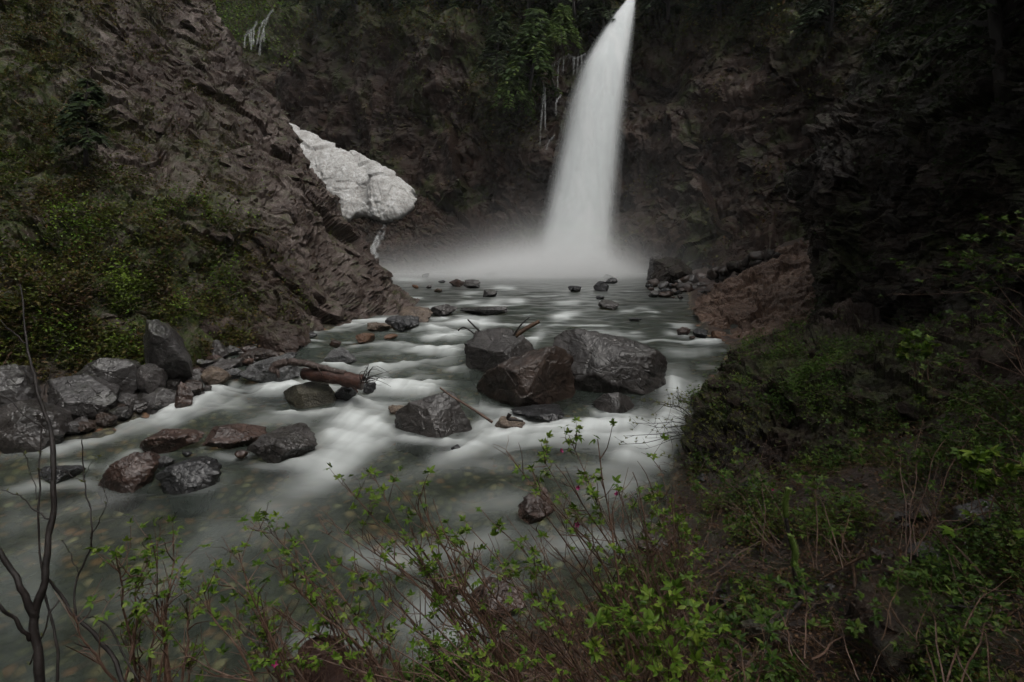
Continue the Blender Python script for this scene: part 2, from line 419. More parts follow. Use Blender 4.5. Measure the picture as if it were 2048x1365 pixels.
def shore_sd(x, y):
    """signed distance to the shoreline, negative in the water"""
    d = np.full(x.shape, 1e9); ins = np.zeros(x.shape, bool)
    for a, b in zip(POLY, np.roll(POLY, -1, 0)):
        e = b - a; L = (e ** 2).sum()
        t = np.clip(((x - a[0]) * e[0] + (y - a[1]) * e[1]) / L, 0, 1)
        d = np.minimum(d, np.hypot(x - a[0] - t * e[0], y - a[1] - t * e[1]))
        c = ((a[1] > y) != (b[1] > y))
        ins ^= c & (x < (b[0] - a[0]) * (y - a[1]) / (b[1] - a[1] + 1e-12) + a[0])
    return np.where(ins, -d, d)
def ground_z(x, y):
    x = np.asarray(x, float); y = np.asarray(y, float); sh = x.shape; x = x.ravel(); y = y.ravel()
    s = shore_sd(x, y)
    q = np.stack([x, y, np.zeros_like(x)], 1)
    bed = -.10 - .38 * sstep(0, 1.8, -s) + .16 * fbm(q * .5, 4) + .05 * pn(q * 2.7)
    up = np.maximum(s, 0)
    bank = .02 + .30 * up + .22 * np.maximum(up - 2.5, 0)
    bank = np.where(x > 0, np.minimum(bank, 2.3 + .25 * up), bank)
    # stratified ledges of the brown bedrock apron and lumpy soil elsewhere
    lump = .22 * fbm(q * .8, 5) * sstep(0, 1.2, s)
    ap = sstep(13, 17, y) * sstep(34, 28, y) * sstep(0, 4, x)
    st = (q @ np.array([.18, .55, 0])) * 3.2 + .6 * fbm(q * .6, 3)
    led = (.16 * (sstep(.0, .25, st % 1) - (st % 1))) * sstep(0, .6, s)
    bank = bank - .9 * ap * sstep(.1, 1.5, s)
    z = wz(y) + np.where(s < 0, bed, bank + lump + led * (.4 + ap) + .10 * fbm(q * 2.4, 4) * sstep(0, .8, s))
    return z.reshape(sh)
na, nr_ = 520, 430
ang = np.radians(np.linspace(-100, 100, na)); rad = np.geomspace(1.0, 75, nr_)
gx = np.sin(ang)[None, :] * rad[:, None]; gy = np.cos(ang)[None, :] * rad[:, None]
gz = ground_z(gx, gy); gs = shore_sd(gx, gy)
apron = sstep(12.5, 16, gy) * sstep(3.5, 5, gx) * sstep(1, 2, gx)
G = link('ground', mesh_np('ground', np.stack([gx, gy, gz], -1), grid_faces(nr_, na), M['ground'], True,
     {'bed': sstep(.25, -.05, gs), 'rock': np.clip(apron, 0, 1)}))
tag(G, kind='structure')

# ------------------------------------------------------------------ cliffs: smooth control surfaces broken into plates
def cliff(name, C, nr, nc, mat, big, mid, small, flip=False, mossf=None, strat=(1, 1, 1), seed=0, dip=0, damp=None):
    S = catmull(np.asarray(C, float), nr, nc)
    N = grid_normals(S)
    if flip: N = -N
    p = S.reshape(-1, 3); nn = N.reshape(-1, 3)
    th = math.radians(dip)
    Rm = np.array([[math.cos(th), 0, math.sin(th)], [0, 1, 0], [-math.sin(th), 0, math.cos(th)]])
    w = (p + .7 * mid[0] * .5 * np.stack([fbm(p * .7 / mid[0] + 5, 3), fbm(p * .7 / mid[0] + 25, 3), fbm(p * .7 / mid[0] + 45, 3)], 1)) @ Rm.T
    st = np.array(strat)
    h = big[1] * fbm(p / big[0], 5)
    rg = 1 - np.abs(fbm(w * st / mid[0] * .8 + 31, 4)) * 2
    var = sstep(-.35, .35, fbm(p / big[0] * 1.7 + 77, 2))          # some zones are blocky, others crumbly
    b1, e1, r1 = blocks(w * st / mid[0], seed, True); b2, e2, r2 = blocks(w * st / small[0] + 9, seed + 5, True); b3, e3 = blocks(w * st / (small[0] * .42) + 3, seed + 9)
    h = h + mid[1] * (b1 * (.4 + .6 * var) + .35 * rg) + small[1] * b2 * (.5 + .7 * var) + small[1] * .5 * b3 - .25 * small[1] * sstep(.06, 0, e1) * var + small[1] * .34 * fbm(p * 1.2 / small[0], 5, .6)
    if damp: h = h * damp(*proj(p))
    V = p + nn * h[:, None]
    mo = mossf(V, nn, *proj(V)) if mossf else np.zeros(len(V))
    Fc = grid_faces(nr, nc)
    if flip: Fc = Fc[:, ::-1]
    o = link(name, mesh_np(name, V, Fc, mat, False, {'moss': mo, 'tone': np.clip(.55 * r2 + .45 * r1 + .25 * fbm(p / big[0] * 2, 2), .01, 1)}))
    tag(o, kind='structure')
    return o, V.reshape(nr, nc, 3), N

def rows(rws):
    return np.array([[P(*c) if len(c) == 3 else np.array(c[:3]) for c in r] for r in rws])

# left bluff
lb = []
for r in [
    [(0, 900, 12.0), (150, 862, 13.1), (300, 800, 14.4), (420, 728, 16.6), (520, 690, 18.2), (640, 672, 20), (812, 630, 24.6)],
    [(0, 740, 13.6), (150, 705, 14.3), (300, 655, 15.6), (420, 640, 17.5), (520, 622, 18.9), (640, 600, 20.8), (765, 585, 24.8)],
    [(0, 600, 14), (150, 580, 15), (300, 560, 16.5), (420, 540, 18.5), (515, 520, 20.2), (615, 512, 22), (722, 512, 25.2)],
    [(0, 450, 16), (150, 440, 17), (300, 430, 18.5), (400, 420, 20), (490, 412, 21.5), (575, 405, 23), (672, 425, 25.8)],
    [(0, 300, 18), (140, 300, 19), (270, 300, 20.5), (360, 300, 22), (440, 300, 23.5), (510, 300, 25), (602, 300, 27)],
    [(0, 170, 20), (130, 170, 21), (250, 170, 22.5), (330, 170, 24), (390, 170, 25), (440, 170, 26.5), (502, 170, 28.5)],
    [(0, 40, 22), (120, 40, 23), (220, 40, 24), (290, 40, 25.5), (340, 40, 26.5), (380, 40, 28), (432, 50, 30)],
    [(0, -100, 24), (110, -100, 25), (200, -100, 26), (260, -100, 27.5), (300, -100, 28.5), (335, -100, 29.5), (375, -100, 31.5)],
    [(0, -330, 27), (90, -330, 28), (160, -330, 29), (210, -330, 30.5), (250, -330, 31.5), (280, -330, 32.5), (310, -330, 34)]]:
    x0, y0, t0 = r[0]
    pts = [P(x0 - 800, y0 + 30, max(t0 - 3.2, 6)), P(x0 - 350, y0 + 10, t0 - 1.8)] + [P(*c) for c in r]
    e = pts[-1]
    lb.append(pts + [e + np.array([-1.6, 3.5, -.4]), e + np.array([-5.5, 8.5, -.8]), e + np.array([-11, 14, -1])])
def left_moss(V, nn, px, py, t):
    n = fbm(V * .35, 4)
    veg = sstep(560, 380, px + 90 * n) * sstep(300, 430, py + 70 * n) + sstep(230, 90, px + 80 * n) + .55 * sstep(.05, .4, n) * sstep(520, 380, px)
    veg = veg * sstep(760, 690, py)
    return np.clip(veg, 0, 1)
BL, SL, NL = cliff('left_bluff', lb, 520, 460, M['bluff'], (6, .8), (2.6, .58), (.8, .23), mossf=left_moss, strat=(.8, 1, 1.5), seed=2, dip=-38, damp=lambda px, py, t: 1 - .85 * sstep(540, 680, py) * sstep(540, 420, px))

# headwall behind the fall
bc_px = [250, 400, 480, 560, 650, 760, 860, 960, 1050, 1120, 1200, 1290, 1390, 1500, 1620, 1760, 1950, 2200]
bc_t0 = [66, 64, 62, 60, 57, 52.5, 49.5, 48, 47, 46.8, 47.2, 46, 43.8, 41, 38.5, 36.5, 35, 34]
bc_rows = [620, 545, 480, 420, 350, 280, 200, 120, 50, -20, -110, -260, -480, -900]
bc_lean = [-1.0, -1.0, -.2, .6, .9, 1.0, 1.3, 1.6, 2.0, 3.5, 7, 14, 24, 38]
bcl = []
for py, ln in zip(bc_rows, bc_lean):
    r = []
    for px, t in zip(bc_px, bc_t0):
        l = ln
        if px < 760 and py > 300: l = ln - (760 - px) * .012 * sstep(300, 560, py)
        if 800 < px < 1000 and py > 400: l -= 2.2 * sstep(420, 540, py)
        if px < 620 and py < 100: l += (100 - py) * .05
        # the lip of the fall is a notch in the rim
        if 1230 < px < 1330 and py < 60: l -= .6
        r.append(P(px, py, t + l))
    bcl.append(r)
def back_moss(V, nn, px, py, t):
    n = fbm(V * .25, 4)
    m = sstep(140, 0, py + 140 * n) * .9 + .9 * sstep(640, 470, px) * sstep(150, 60, py) + .8 * sstep(.25, .5, n)
    m = m + .8 * sstep(90, 30, np.abs(px - 1010)) * sstep(330, 200, py)
    return np.clip(m, 0, 1)
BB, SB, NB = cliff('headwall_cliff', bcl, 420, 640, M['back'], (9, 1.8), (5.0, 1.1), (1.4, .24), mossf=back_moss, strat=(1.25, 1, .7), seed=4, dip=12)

# right cliff, near and in deep shade
rc = []
for edge, py, k in [((1622, 668, 17), 690, 0), ((1634, 545, 17.5), 545, .2), ((1610, 425, 18), 425, .4), ((1607, 345, 18.1), 345, .5), ((1692, 235, 18.6), 235, .8), ((1768, 112, 19.2), 112, 1.1), ((1805, 0, 19.8), 0, 1.4), ((1830, -200, 21), -200, 2), ((1840, -520, 23), -520, 3)]:
    e = P(*edge)
    w = [(1735, 15.6), (1850, 13.6), (1990, 11.6), (2200, 9.3), (2700, 7.2)]
    rr = [e + np.array([15, 18, 0]), e + np.array([6.6, 8, 0]), e + np.array([1.7, 2.0, 0]), e]
    for i, (px, t) in enumerate(w):
        px2 = max(px, edge[0] + 60 + i * 90)
        rr.append(P(px2, py + (30 if k == 0 else 0) * (i + 1) * .4, t + k * .9))
    rc.append(rr)
def right_moss(V, nn, px, py, t):
    n = fbm(V * .5, 4)
    return np.clip(.75 * sstep(.05, .45, n) + .5 * sstep(250, 60, py), 0, 1)
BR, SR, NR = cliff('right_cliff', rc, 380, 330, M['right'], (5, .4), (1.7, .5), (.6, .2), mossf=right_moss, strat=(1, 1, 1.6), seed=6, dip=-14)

# unseen wooded sides, downstream and behind the path, added to cut low sky light
hz_ = []
for r_, z_ in [(0, -2.5), (1.5, 2), (5, 9), (10, 16), (17, 25), (26, 36), (34, 48)]:
    row = []
    for az in np.linspace(58, 302, 40):
        base = np.interp(az, [58, 75, 110, 150, 200, 250, 285, 302], [11, 9.5, 10, 13, 17, 24, 24, 22]); a = math.radians(az)
        row.append(np.array([math.sin(a) * (base + r_), math.cos(a) * (base + r_), z_]))
    hz_.append(row)
M['forest'] = mat_simple('forest_slope', [(.35, (.010, .012, .005)), (.55, (.022, .032, .010)), (.75, (.045, .05, .02))], 1.2, .9, 1.0, 3)
Sh = catmull(np.array(hz_), 70, 220); Nh = grid_normals(Sh); ph = Sh.reshape(-1, 3)
Vh = ph + Nh.reshape(-1, 3) * (1.3 * fbm(ph * .35, 3) * sstep(.5, 4, ph[:, 2]))[:, None]
tag(link('wooded_hillside', mesh_np('wooded_hillside', Vh, grid_faces(70, 220), M['forest'], True)), kind='structure')

# lumpy mossy outcrop on the right bank, between the stream and the right cliff
oc = rows([
    [(1390, 990, 10.6), (1440, 990, 10.2), (1560, 1000, 9.5), (1700, 1010, 8.9), (1900, 1020, 8.2), (2250, 1050, 7.2)],
    [(1385, 850, 12.0), (1440, 825, 11.6), (1560, 815, 10.9), (1700, 810, 10.2), (1900, 800, 9.4), (2250, 800, 8.4)],
    [(1408, 795, 12.8), (1455, 760, 12.8), (1570, 735, 12.2), (1700, 720, 11.7), (1900, 705, 10.8), (2250, 690, 9.4)],
    [(1440, 745, 14.2), (1490, 712, 14.4), (1580, 690, 14.2), (1700, 668, 13.9), (1900, 655, 12.6), (2250, 630, 10.6)],
    [(1465, 715, 15.8), (1510, 690, 16.2), (1600, 672, 16.2), (1700, 655, 16.0), (1900, 640, 14.4), (2250, 600, 12)],
    [(1475, 720, 17.2), (1530, 700, 17.6), (1620, 690, 17.6), (1720, 680, 17.4), (1920, 650, 16), (2250, 600, 13)]])
def out_moss(V, nn, px, py, t):
    n = fbm(V * .9, 4)
    return np.clip(.45 + .9 * n, 0, 1) * sstep(640, 700, py)
BO, SO, NO = cliff('bank_outcrop', oc, 220, 380, M['outcrop'], (2.2, .40), (1.1, .34), (.4, .13), mossf=out_moss, strat=(.6, .7, 2.4), seed=8, dip=-16)

# brown bedrock apron dipping into the pool on the right
ap_ = rows([
    [(1395, 612, 25.5), (1392, 640, 23.0), (1425, 668, 20.6), (1465, 700, 18.6), (1500, 725, 17.3)],
    [(1412, 588, 27.0), (1425, 612, 24.4), (1460, 645, 21.6), (1505, 680, 19.0), (1540, 705, 17.6)],
    [(1440, 566, 28.2), (1470, 585, 25.2), (1510, 615, 22.4), (1560, 650, 19.6), (1590, 685, 18.0)],
    [(1490, 545, 28.8), (1530, 556, 26.0), (1570, 580, 23.2), (1615, 620, 20.2), (1640, 660, 18.4)],
    [(1550, 518, 29.2), (1600, 524, 26.6), (1640, 545, 23.8), (1670, 590, 20.8), (1690, 640, 18.8)],
    [(1620, 490, 30), (1680, 495, 27.5), (1720, 520, 24.5), (1740, 570, 21.5), (1760, 620, 19.4)]])
M['apron'] = mat_rock('brown_bedrock', (.045, .026, .018), (.13, .082, .06), (.26, .175, .13), s1=.9, spec=.3, moss=.1, bump=.6, fine=5, strata=(.5, .5, 2.2), rough=(.3, .6))
BA, SA, NA = cliff('bedrock_apron', ap_, 170, 200, M['apron'], (3, .25), (1.2, .34), (.5, .18), strat=(.45, .55, 2.6), seed=15, dip=14)

# ------------------------------------------------------------------ stream water, with white water where it breaks
STROKES = [  # polyline in photo pixels on the water, half width in pixels, strength
    # left of the boulders: the broad white run
    ([(1010, 598), (975, 612), (940, 628)], 9, .5), ([(900, 610), (855, 618), (800, 622)], 6, .55),
    ([(985, 640), (930, 646), (880, 655), (845, 660)], 12, .9), ([(860, 640), (800, 640), (742, 645), (640, 660), (560, 672)], 7, .85),
    ([(960, 655), (905, 668), (860, 690), (800, 690), (760, 684)], 11, .7),
    ([(935, 690), (880, 702), (830, 712), (765, 705)], 13, .85), ([(900, 720), (850, 716), (800, 728), (740, 740), (700, 745)], 12, .65),
    ([(925, 740), (880, 748), (845, 760), (800, 768), (745, 778), (705, 796)], 13, .95), ([(880, 770), (820, 782), (760, 800), (712, 822)], 24, .95),
    ([(770, 815), (720, 840), (685, 862), (650, 890)], 30, .9), ([(790, 850), (730, 870), (690, 905), (640, 950)], 32, .8),
    ([(720, 880), (670, 920), (600, 980), (480, 1040)], 34, .38), ([(700, 790), (650, 770), (620, 760)], 12, .6), ([(620, 752), (625, 762)], 14, .9),
    ([(760, 745), (770, 765), (765, 780)], 12, .8), ([(700, 735), (672, 732), (640, 728)], 7, .9), ([(760, 700), (700, 704), (660, 712)], 7, .6), ([(720, 690), (690, 696)], 5, .6),
    # left channel under the tan stone
    ([(620, 772), (560, 778), (500, 782), (440, 786), (390, 800)], 12, .85), ([(480, 776), (450, 772), (415, 776)], 7, .9), ([(560, 800), (470, 806), (400, 815), (330, 838), (240, 862), (120, 890), (0, 905)], 14, .42),
    ([(402, 806), (370, 818), (310, 826), (240, 848)], 8, .75), ([(640, 835), (560, 838), (470, 850)], 14, .25),
    # behind and in front of the front boulders
    ([(930, 828), (905, 872), (860, 900)], 5, .2), ([(925, 795), (960, 812), (1020, 826), (1080, 832)], 9, .75), ([(1100, 834), (1010, 838), (960, 852), (940, 868)], 13, .7),
    ([(1280, 846), (1180, 852), (1110, 850), (1050, 858), (980, 876), (930, 900), (870, 920)], 11, .95), ([(1290, 880), (1150, 875), (1040, 880), (960, 900)], 16, .5),
    ([(990, 850), (968, 870)], 14, .75),
    # right chute between boulders and bank
    ([(1352, 752), (1350, 770), (1346, 790)], 22, .95), ([(1395, 760), (1402, 785)], 12, .4), ([(1350, 800), (1345, 830), (1310, 860), (1260, 900), (1230, 940)], 34, .8), ([(1290, 830), (1220, 848), (1150, 855)], 12, .7),
    ([(1330, 880), (1290, 930), (1240, 970), (1150, 1000)], 32, .35), ([(1250, 940), (1100, 935), (950, 925), (840, 945), (700, 985)], 16, .16),
    # quiet tail of the pool and left bottom
    ([(1060, 1000), (980, 1005), (900, 1020)], 18, .5), ([(1040, 1070), (960, 1085), (860, 1110), (740, 1110)], 22, .5), ([(1250, 1080), (1150, 1085), (1060, 1090)], 18, .7), ([(1320, 1045), (1260, 1060)], 10, .4),
    ([(1040, 1170), (940, 1180), (870, 1200), (800, 1260)], 26, .6), ([(960, 1230), (900, 1260), (840, 1320)], 30, .75), ([(760, 1290), (640, 1270), (560, 1300)], 20, .4), ([(820, 1120), (760, 1115), (690, 1110)], 10, .7),
    ([(265, 985), (220, 1000), (130, 1020), (0, 1050)], 10, .7), ([(200, 968), (150, 965), (60, 972), (0, 985)], 9, .6), ([(230, 990), (180, 975), (140, 960)], 8, .6), ([(190, 935), (140, 928), (90, 935)], 5, .4),
    ([(320, 1020), (200, 1060), (60, 1110), (0, 1130)], 18, .2), ([(30, 1010), (20, 1060), (0, 1080)], 14, .3), ([(560, 1060), (450, 1090), (330, 1150), (200, 1230)], 40, .22), ([(60, 1170), (100, 1210), (60, 1260)], 22, .3),
    ([(520, 880), (610, 900), (640, 905)], 12, .35), ([(500, 930), (580, 930), (640, 920)], 10, .35),
    # water piling round the stones
    ([(778, 858), (790, 872), (840, 880), (915, 882), (946, 868)], 6, .5), ([(532, 812), (560, 824), (610, 826), (660, 824), (690, 812)], 5, .45), ([(300, 905), (268, 905), (235, 920), (205, 945)], 5, .5), ([(440, 880), (420, 890), (410, 905)], 5, .4),
    ([(440, 950), (425, 972), (370, 988)], 5, .4), ([(640, 902), (610, 918), (560, 926)], 7, .5), ([(500, 905), (470, 912), (430, 908)], 5, .35), ([(1180, 815), (1200, 828), (1255, 830), (1280, 818)], 5, .6), ([(775, 655), (800, 664), (840, 660)], 4, .6), ([(700, 690), (730, 690), (760, 690)], 4, .4), ([(900, 634), (880, 637), (855, 636)], 3, .6),
    ([(640, 724), (670, 732), (710, 730)], 4, .5), ([(720, 782), (745, 790), (770, 786)], 6, .7), ([(480, 772), (520, 776), (580, 774)], 5, .6), ([(400, 775), (425, 778), (455, 774)], 4, .6), ([(340, 815), (372, 820), (400, 812)], 5, .5), ([(1030, 1045), (1070, 1048), (1110, 1040)], 6, .4), ([(960, 1225), (1000, 1230), (1050, 1222)], 7, .4),
    # right shore and pool riffles
    ([(1455, 676), (1430, 683), (1385, 680)], 5, .95), ([(1380, 672), (1350, 668), (1330, 664)], 4, .6), ([(1290, 672), (1240, 668), (1180, 662)], 5, .4), ([(1330, 700), (1380, 705), (1430, 700)], 9, .35),
    ([(1140, 632), (1105, 634)], 7, .9), ([(1160, 625), (1120, 630)], 5, .6), ([(1090, 660), (1075, 672), (1062, 690)], 9, .5),
    ([(1050, 603), (1015, 601)], 5, .8), ([(1160, 602), (1110, 606)], 4, .6), ([(960, 602), (910, 608)], 4, .6), ([(1030, 575), (985, 575)], 4, .5), ([(960, 585), (925, 587)], 3, .5), ([(1270, 622), (1240, 622)], 3, .5), ([(850, 560), (790, 558)], 4, .45), ([(1300, 618), (1270, 616)], 3, .4)]
wu, wv = 640, 400
pxs = np.linspace(-420, 1660, wu)
pys = np.concatenate([np.linspace(541, 700, 150), np.linspace(701, 1000, 150)[0:], np.linspace(1004, 1560, 100)])
PX, PY = np.meshgrid(pxs, pys)
D = FWD[None, None] + ((PX - 1024) / F)[..., None] * RGT + ((682.5 - PY) / F)[..., None] * UPV
T = np.full(PX.shape, 10.0)
for _ in range(60):
    y = T * D[..., 1]; T = T * .5 + .5 * (wz(y) - CAM[2]) / D[..., 2]
WX, WYY = T * D[..., 0], T * D[..., 1]
sdw = shore_sd(WX, WYY)
foam = np.zeros(PX.shape)
for k, (pl, hw, st) in enumerate(STROKES):
    pl = spline(np.array([(a, b, 0) for a, b in pl], float), 5 * len(pl))[:, :2]
    lo, hi = pl.min(0) - hw * 3, pl.max(0) + hw * 3
    m = (PX > lo[0]) & (PX < hi[0]) & (PY > lo[1]) & (PY < hi[1])
    if not m.any(): continue
    x, y = PX[m], PY[m]; best = np.full(x.shape, 1e9); sg = np.zeros(x.shape); al = np.zeros(x.shape); acc = 0
    for a, b in zip(pl[:-1], pl[1:]):
        e = b - a; L = math.hypot(*e) + 1e-6
        t = np.clip(((x - a[0]) * e[0] + (y - a[1]) * e[1]) / L ** 2, 0, 1)
        dx, dy = x - a[0] - t * e[0], y - a[1] - t * e[1]
        dd = np.hypot(dx, dy); c = dd < best
        best = np.where(c, dd, best); sg = np.where(c, np.sign(e[0] * dy - e[1] * dx) * dd, sg); al = np.where(c, acc + t * L, al); acc += L
    q = np.stack([sg / (hw * .55) + 7 * k, al / (hw * 5), np.full(x.shape, k * 3.1)], 1)
    nn = fbm(q, 3)
    end = sstep(0, acc * .18 + 1e-6, al) * sstep(acc, acc * .80, al)
    prof = np.exp(-(best / (hw * (1.0 + .25 * nn))) ** 2)
    val = st * prof * (.85 + .3 * nn) * (.35 + .65 * end)
    foam[m] = 1 - (1 - foam[m]) * (1 - np.clip(val, 0, 1))
qa = np.stack([WX.ravel() * .55 + .2 * WYY.ravel(), WYY.ravel() * 1.25, np.full(WX.size, 4.4)], 1); wf_ = fbm(qa, 3).reshape(PX.shape)
run = sstep(625, 655, PY) * sstep(850, 780, PY) * (PX < 960)
foam *= 1 - run * (1 - np.clip(.5 + 1.5 * wf_, .05, 1.3))
foam = np.clip(foam, 0, 1)
near = sstep(900, 1020, PY); foam *= 1 - .45 * near; foam *= 1 - .5 * near * sstep(620, 350, PX)
flow = np.stack([(WX * .45 + .9 * WYY).ravel() * 2.2, (WX * .9 - .45 * WYY).ravel() * .35, np.full(WX.size, 8.8)], 1); fl = fbm(flow, 3).reshape(PX.shape)
foam = np.clip(foam * (1 + .55 * fl * sstep(760, 860, PY)), 0, 1)
thr = fbm(np.stack([(WX * .96 - WYY * .27).ravel() * 4.5, (WX * .27 + WYY * .96).ravel() * .55, np.full(WX.size, 2.2)], 1), 3).reshape(PX.shape)
foam = np.clip(foam * (1 + .5 * thr * sstep(640, 690, PY) * sstep(1000, 880, PY)), 0, 1)
# small riffles in the shallow pool and the silky streaks of the run
q = np.stack([WX.ravel() * .55, WYY.ravel() * 1.1, np.zeros(WX.size)], 1)
rf = fbm(q, 3).reshape(PX.shape)
foam = np.clip(foam + .5 * sstep(.38, .75, rf) * sstep(560, 590, PY) * sstep(760, 690, PY), 0, 1)
q2 = np.stack([(WX + .5 * WYY).ravel() * .9, (WYY - .25 * WX).ravel() * .28, np.ones(WX.size)], 1)
st = fbm(q2, 4).reshape(PX.shape)
foam = np.clip(foam + .07 * sstep(.0, .8, st) * sstep(780, 900, PY), 0, 1)
def blur(A, k, ax):
    for _ in range(2):
        c = np.cumsum(np.concatenate([A.take([0] * (k + 1), ax), A, A.take([-1] * k, ax)], ax), ax); n = A.shape[ax]
        A = (c.take(np.arange(2 * k + 1, 2 * k + 1 + n), ax) - c.take(np.arange(0, n), ax)) / (2 * k + 1)
    return A
soft = sstep(800, 1000, PY)
foam = foam * (1 - soft) + soft * blur(blur(foam, 4, 1), 2, 0)
mid_ = blur(foam, 2, 1); foam = .4 * foam + .6 * mid_
foam *= sstep(.35, -.12, sdw)
bou = .22 * sstep(.25, .75, foam) * sstep(560, 760, PY)
q3 = np.stack([WX.ravel() * .8, WYY.ravel() * 1.5, np.zeros(WX.size)], 1)
wave = .05 * fbm(q3, 3).reshape(PX.shape) * sstep(42, 30, WYY) + .16 * run * wf_
ZW = wz(WYY) + .35 * bou + wave - .02
depth = ZW - ground_z(WX, WYY)
murk = np.clip(.13 + .22 * sstep(860, 660, PY) + .25 * sstep(.1, .8, depth) + .16 * st + .25 * sstep(25, 42, WYY), .12, .93)
murk = np.clip(murk - .30 * sstep(170, 60, np.hypot(PX - 200, (PY - 1060) * 1.6)) - .12 * sstep(150, 60, np.hypot(PX - 900, (PY - 960) * 2)), .1, .95)
WO = link('stream_water', mesh_np('stream_water', np.stack([WX, WYY, ZW], -1), grid_faces(len(pys), wu)[:, ::-1], M['water'], True, {'foam': foam, 'murk': murk}))
tag(WO, kind='structure')
# ================================================================== FALLING WATER, SNOW, AIR
def mat_fall(name, dens=None, alpha=1.0):
    m = NT(name)
    if dens is not None:
        v = m.n('VolumePrincipled'); v.inputs['Color'].default_value = (.93, .96, .96, 1); v.inputs['Density'].default_value = dens; v.inputs['Anisotropy'].default_value = 0.0
        m.t.links.new(v.outputs[0], m.out.inputs['Volume']); return m.m
    tc = m.stretch(m.n('TexCoord').outputs['Object'], (1.6, 1.6, .035))
    n = m.noise(tc, 1.0, 3, .5)
    c = m.ramp(n, [(.3, (.86, .90, .90)), (.7, (.95, .97, .97))])
    d = m.n('BsdfDiffuse'); m.set(d.inputs['Color'], c)
    t = m.n('BsdfTranslucent'); m.set(t.inputs['Color'], c)
    sh = m.shmix(.12, d.outputs[0], t.outputs[0])
    if alpha < 1:
        tr = m.n('BsdfTransparent'); sh = m.shmix(m.math('MULTIPLY', m.ramp(n, [(.25, .65), (.7, 1.0)]), alpha), tr.outputs[0], sh)
    m.t.links.new(sh, m.out.inputs[0]); return m.m
M['fall'] = mat_fall('white_falling_water')
M['trickle'] = mat_fall('thin_falling_water', alpha=.13)
M['veil'] = mat_fall('faint_water_veil', alpha=.10)
FALL = [(-14, 1262, 1272), (6, 1248, 1270), (34, 1226, 1267), (68, 1203, 1262), (103, 1183, 1257), (137, 1167, 1253), (205, 1146, 1247), (273, 1131, 1239), (342, 1116, 1231), (410, 1101, 1224), (466, 1089, 1219), (520, 1080, 1215), (556, 1074, 1214)]
def fall_shell(name, k, mat, parent, wob=0.0, ext=0.0):
    rr = []; n = 36; rws = spline(np.array(FALL, float), 60)
    for i, (py, xl, xr) in enumerate(rws):
        u = i / 59; t = 46.6 - 3.2 * u ** .7
        c = P((xl + xr) / 2, py, t); hw = (xr - xl) / 2 * t / F * k * .95 + ext * u
        th = np.linspace(0, 2 * math.pi, n, endpoint=False)
        w = 1 + wob * pn(np.stack([np.cos(th) * 3, np.sin(th) * 3, np.full(n, u * 3.0)], 1))
        rr.append(np.stack([c[0] + hw * w * np.cos(th), c[1] + hw * .62 * w * np.sin(th), np.full(n, c[2])], 1))
    V = np.concatenate(rr); Fc = [(i * n + j, i * n + (j + 1) % n, (i + 1) * n + (j + 1) % n, (i + 1) * n + j) for i in range(59) for j in range(n)]
    Fc += [tuple(range(n - 1, -1, -1)), tuple(59 * n + j for j in range(n))]
    mb = MB(); mb.add(V - np.array(FB), Fc); return mb.build(name, mat, parent, True)
FB = P(1150, 545, 43.4)
wf = empty('waterfall', FB, 'tall white waterfall leaping leftwards from the rim into the misty pool', 'waterfall')
fall_shell('falling_water', .82, M['fall'], wf, .06)
for k, al, ext in ((.88, .60, 0), (.94, .42, .02), (1.0, .30, .05), (1.06, .20, .09), (1.13, .11, .15), (1.22, .06, .25)):
    fall_shell('spray_veil', k, mat_fall('spray_veil', alpha=al), wf, .07, ext)

def ribbons(name, lines, label, cat, t_of, rad=.05):
    base = P(*lines[0][-1][:2], t_of(*lines[0][-1][:2]))
    root = empty(name, base, label, cat)
    for ln in lines:
      for jj in range(3):
        jt = rnd.uniform(-2.2, 2.2); cut = rnd.uniform(.55, 1)
        pts = spline([P(a + jt * (.3 + .7 * i / len(ln)), b + (jj and rnd.uniform(-2, 5)), t_of(a, b) + .05 * jj) for i, (a, b) in enumerate(ln)], 5 * len(ln)); mb = MB()
        pts = pts[:max(4, int(len(pts) * (1 if jj == 0 else cut)))]
        n = len(pts); r = rad * (2.4 if jj == 0 else .4) * (.5 + np.abs(pn(np.stack([np.arange(n) * .4, np.full(n, ln[0][0]), np.zeros(n)], 1))) * 1.5)
        mb.tube(pts, r, 6); mb.build('strand', M['veil'] if jj == 0 else M['trickle'], root, True, base)
    return root
ribbons('side_trickle', [[(1172, 108), (1152, 116), (1130, 113), (1106, 132), (1094, 146), (1088, 165), (1086, 200), (1082, 250), (1080, 290)], [(1118, 124), (1116, 160), (1117, 175)], [(1106, 134), (1104, 165)],
    [(1148, 116), (1146, 150)], [(1156, 114), (1155, 146)], [(1164, 110), (1163, 150)], [(1128, 115), (1127, 145)], [(1122, 192), (1112, 205), (1111, 232)], [(1110, 270), (1098, 284), (1094, 300)], [(1240, 272), (1222, 284)], [(1090, 170), (1092, 260)]],
    'thin veil of trickles over the ledge left of the tall waterfall', 'waterfall', lambda a, b: 45.3 - (b > 200) * .4, .038)
ribbons('upper_cascade', [[(548, 20), (540, 28), (533, 44), (528, 60), (522, 85), (521, 110)], [(536, 36), (526, 44), (520, 56)], [(514, 44), (508, 56), (496, 64), (490, 76), (489, 95)], [(508, 58), (506, 90)], [(498, 64), (499, 84)], [(528, 58), (529, 84)], [(503, 60), (503, 100)], [(520, 56), (514, 90)]],
    'small split cascade high on the green slope behind the left bluff', 'waterfall', lambda a, b: 57.5, .055)

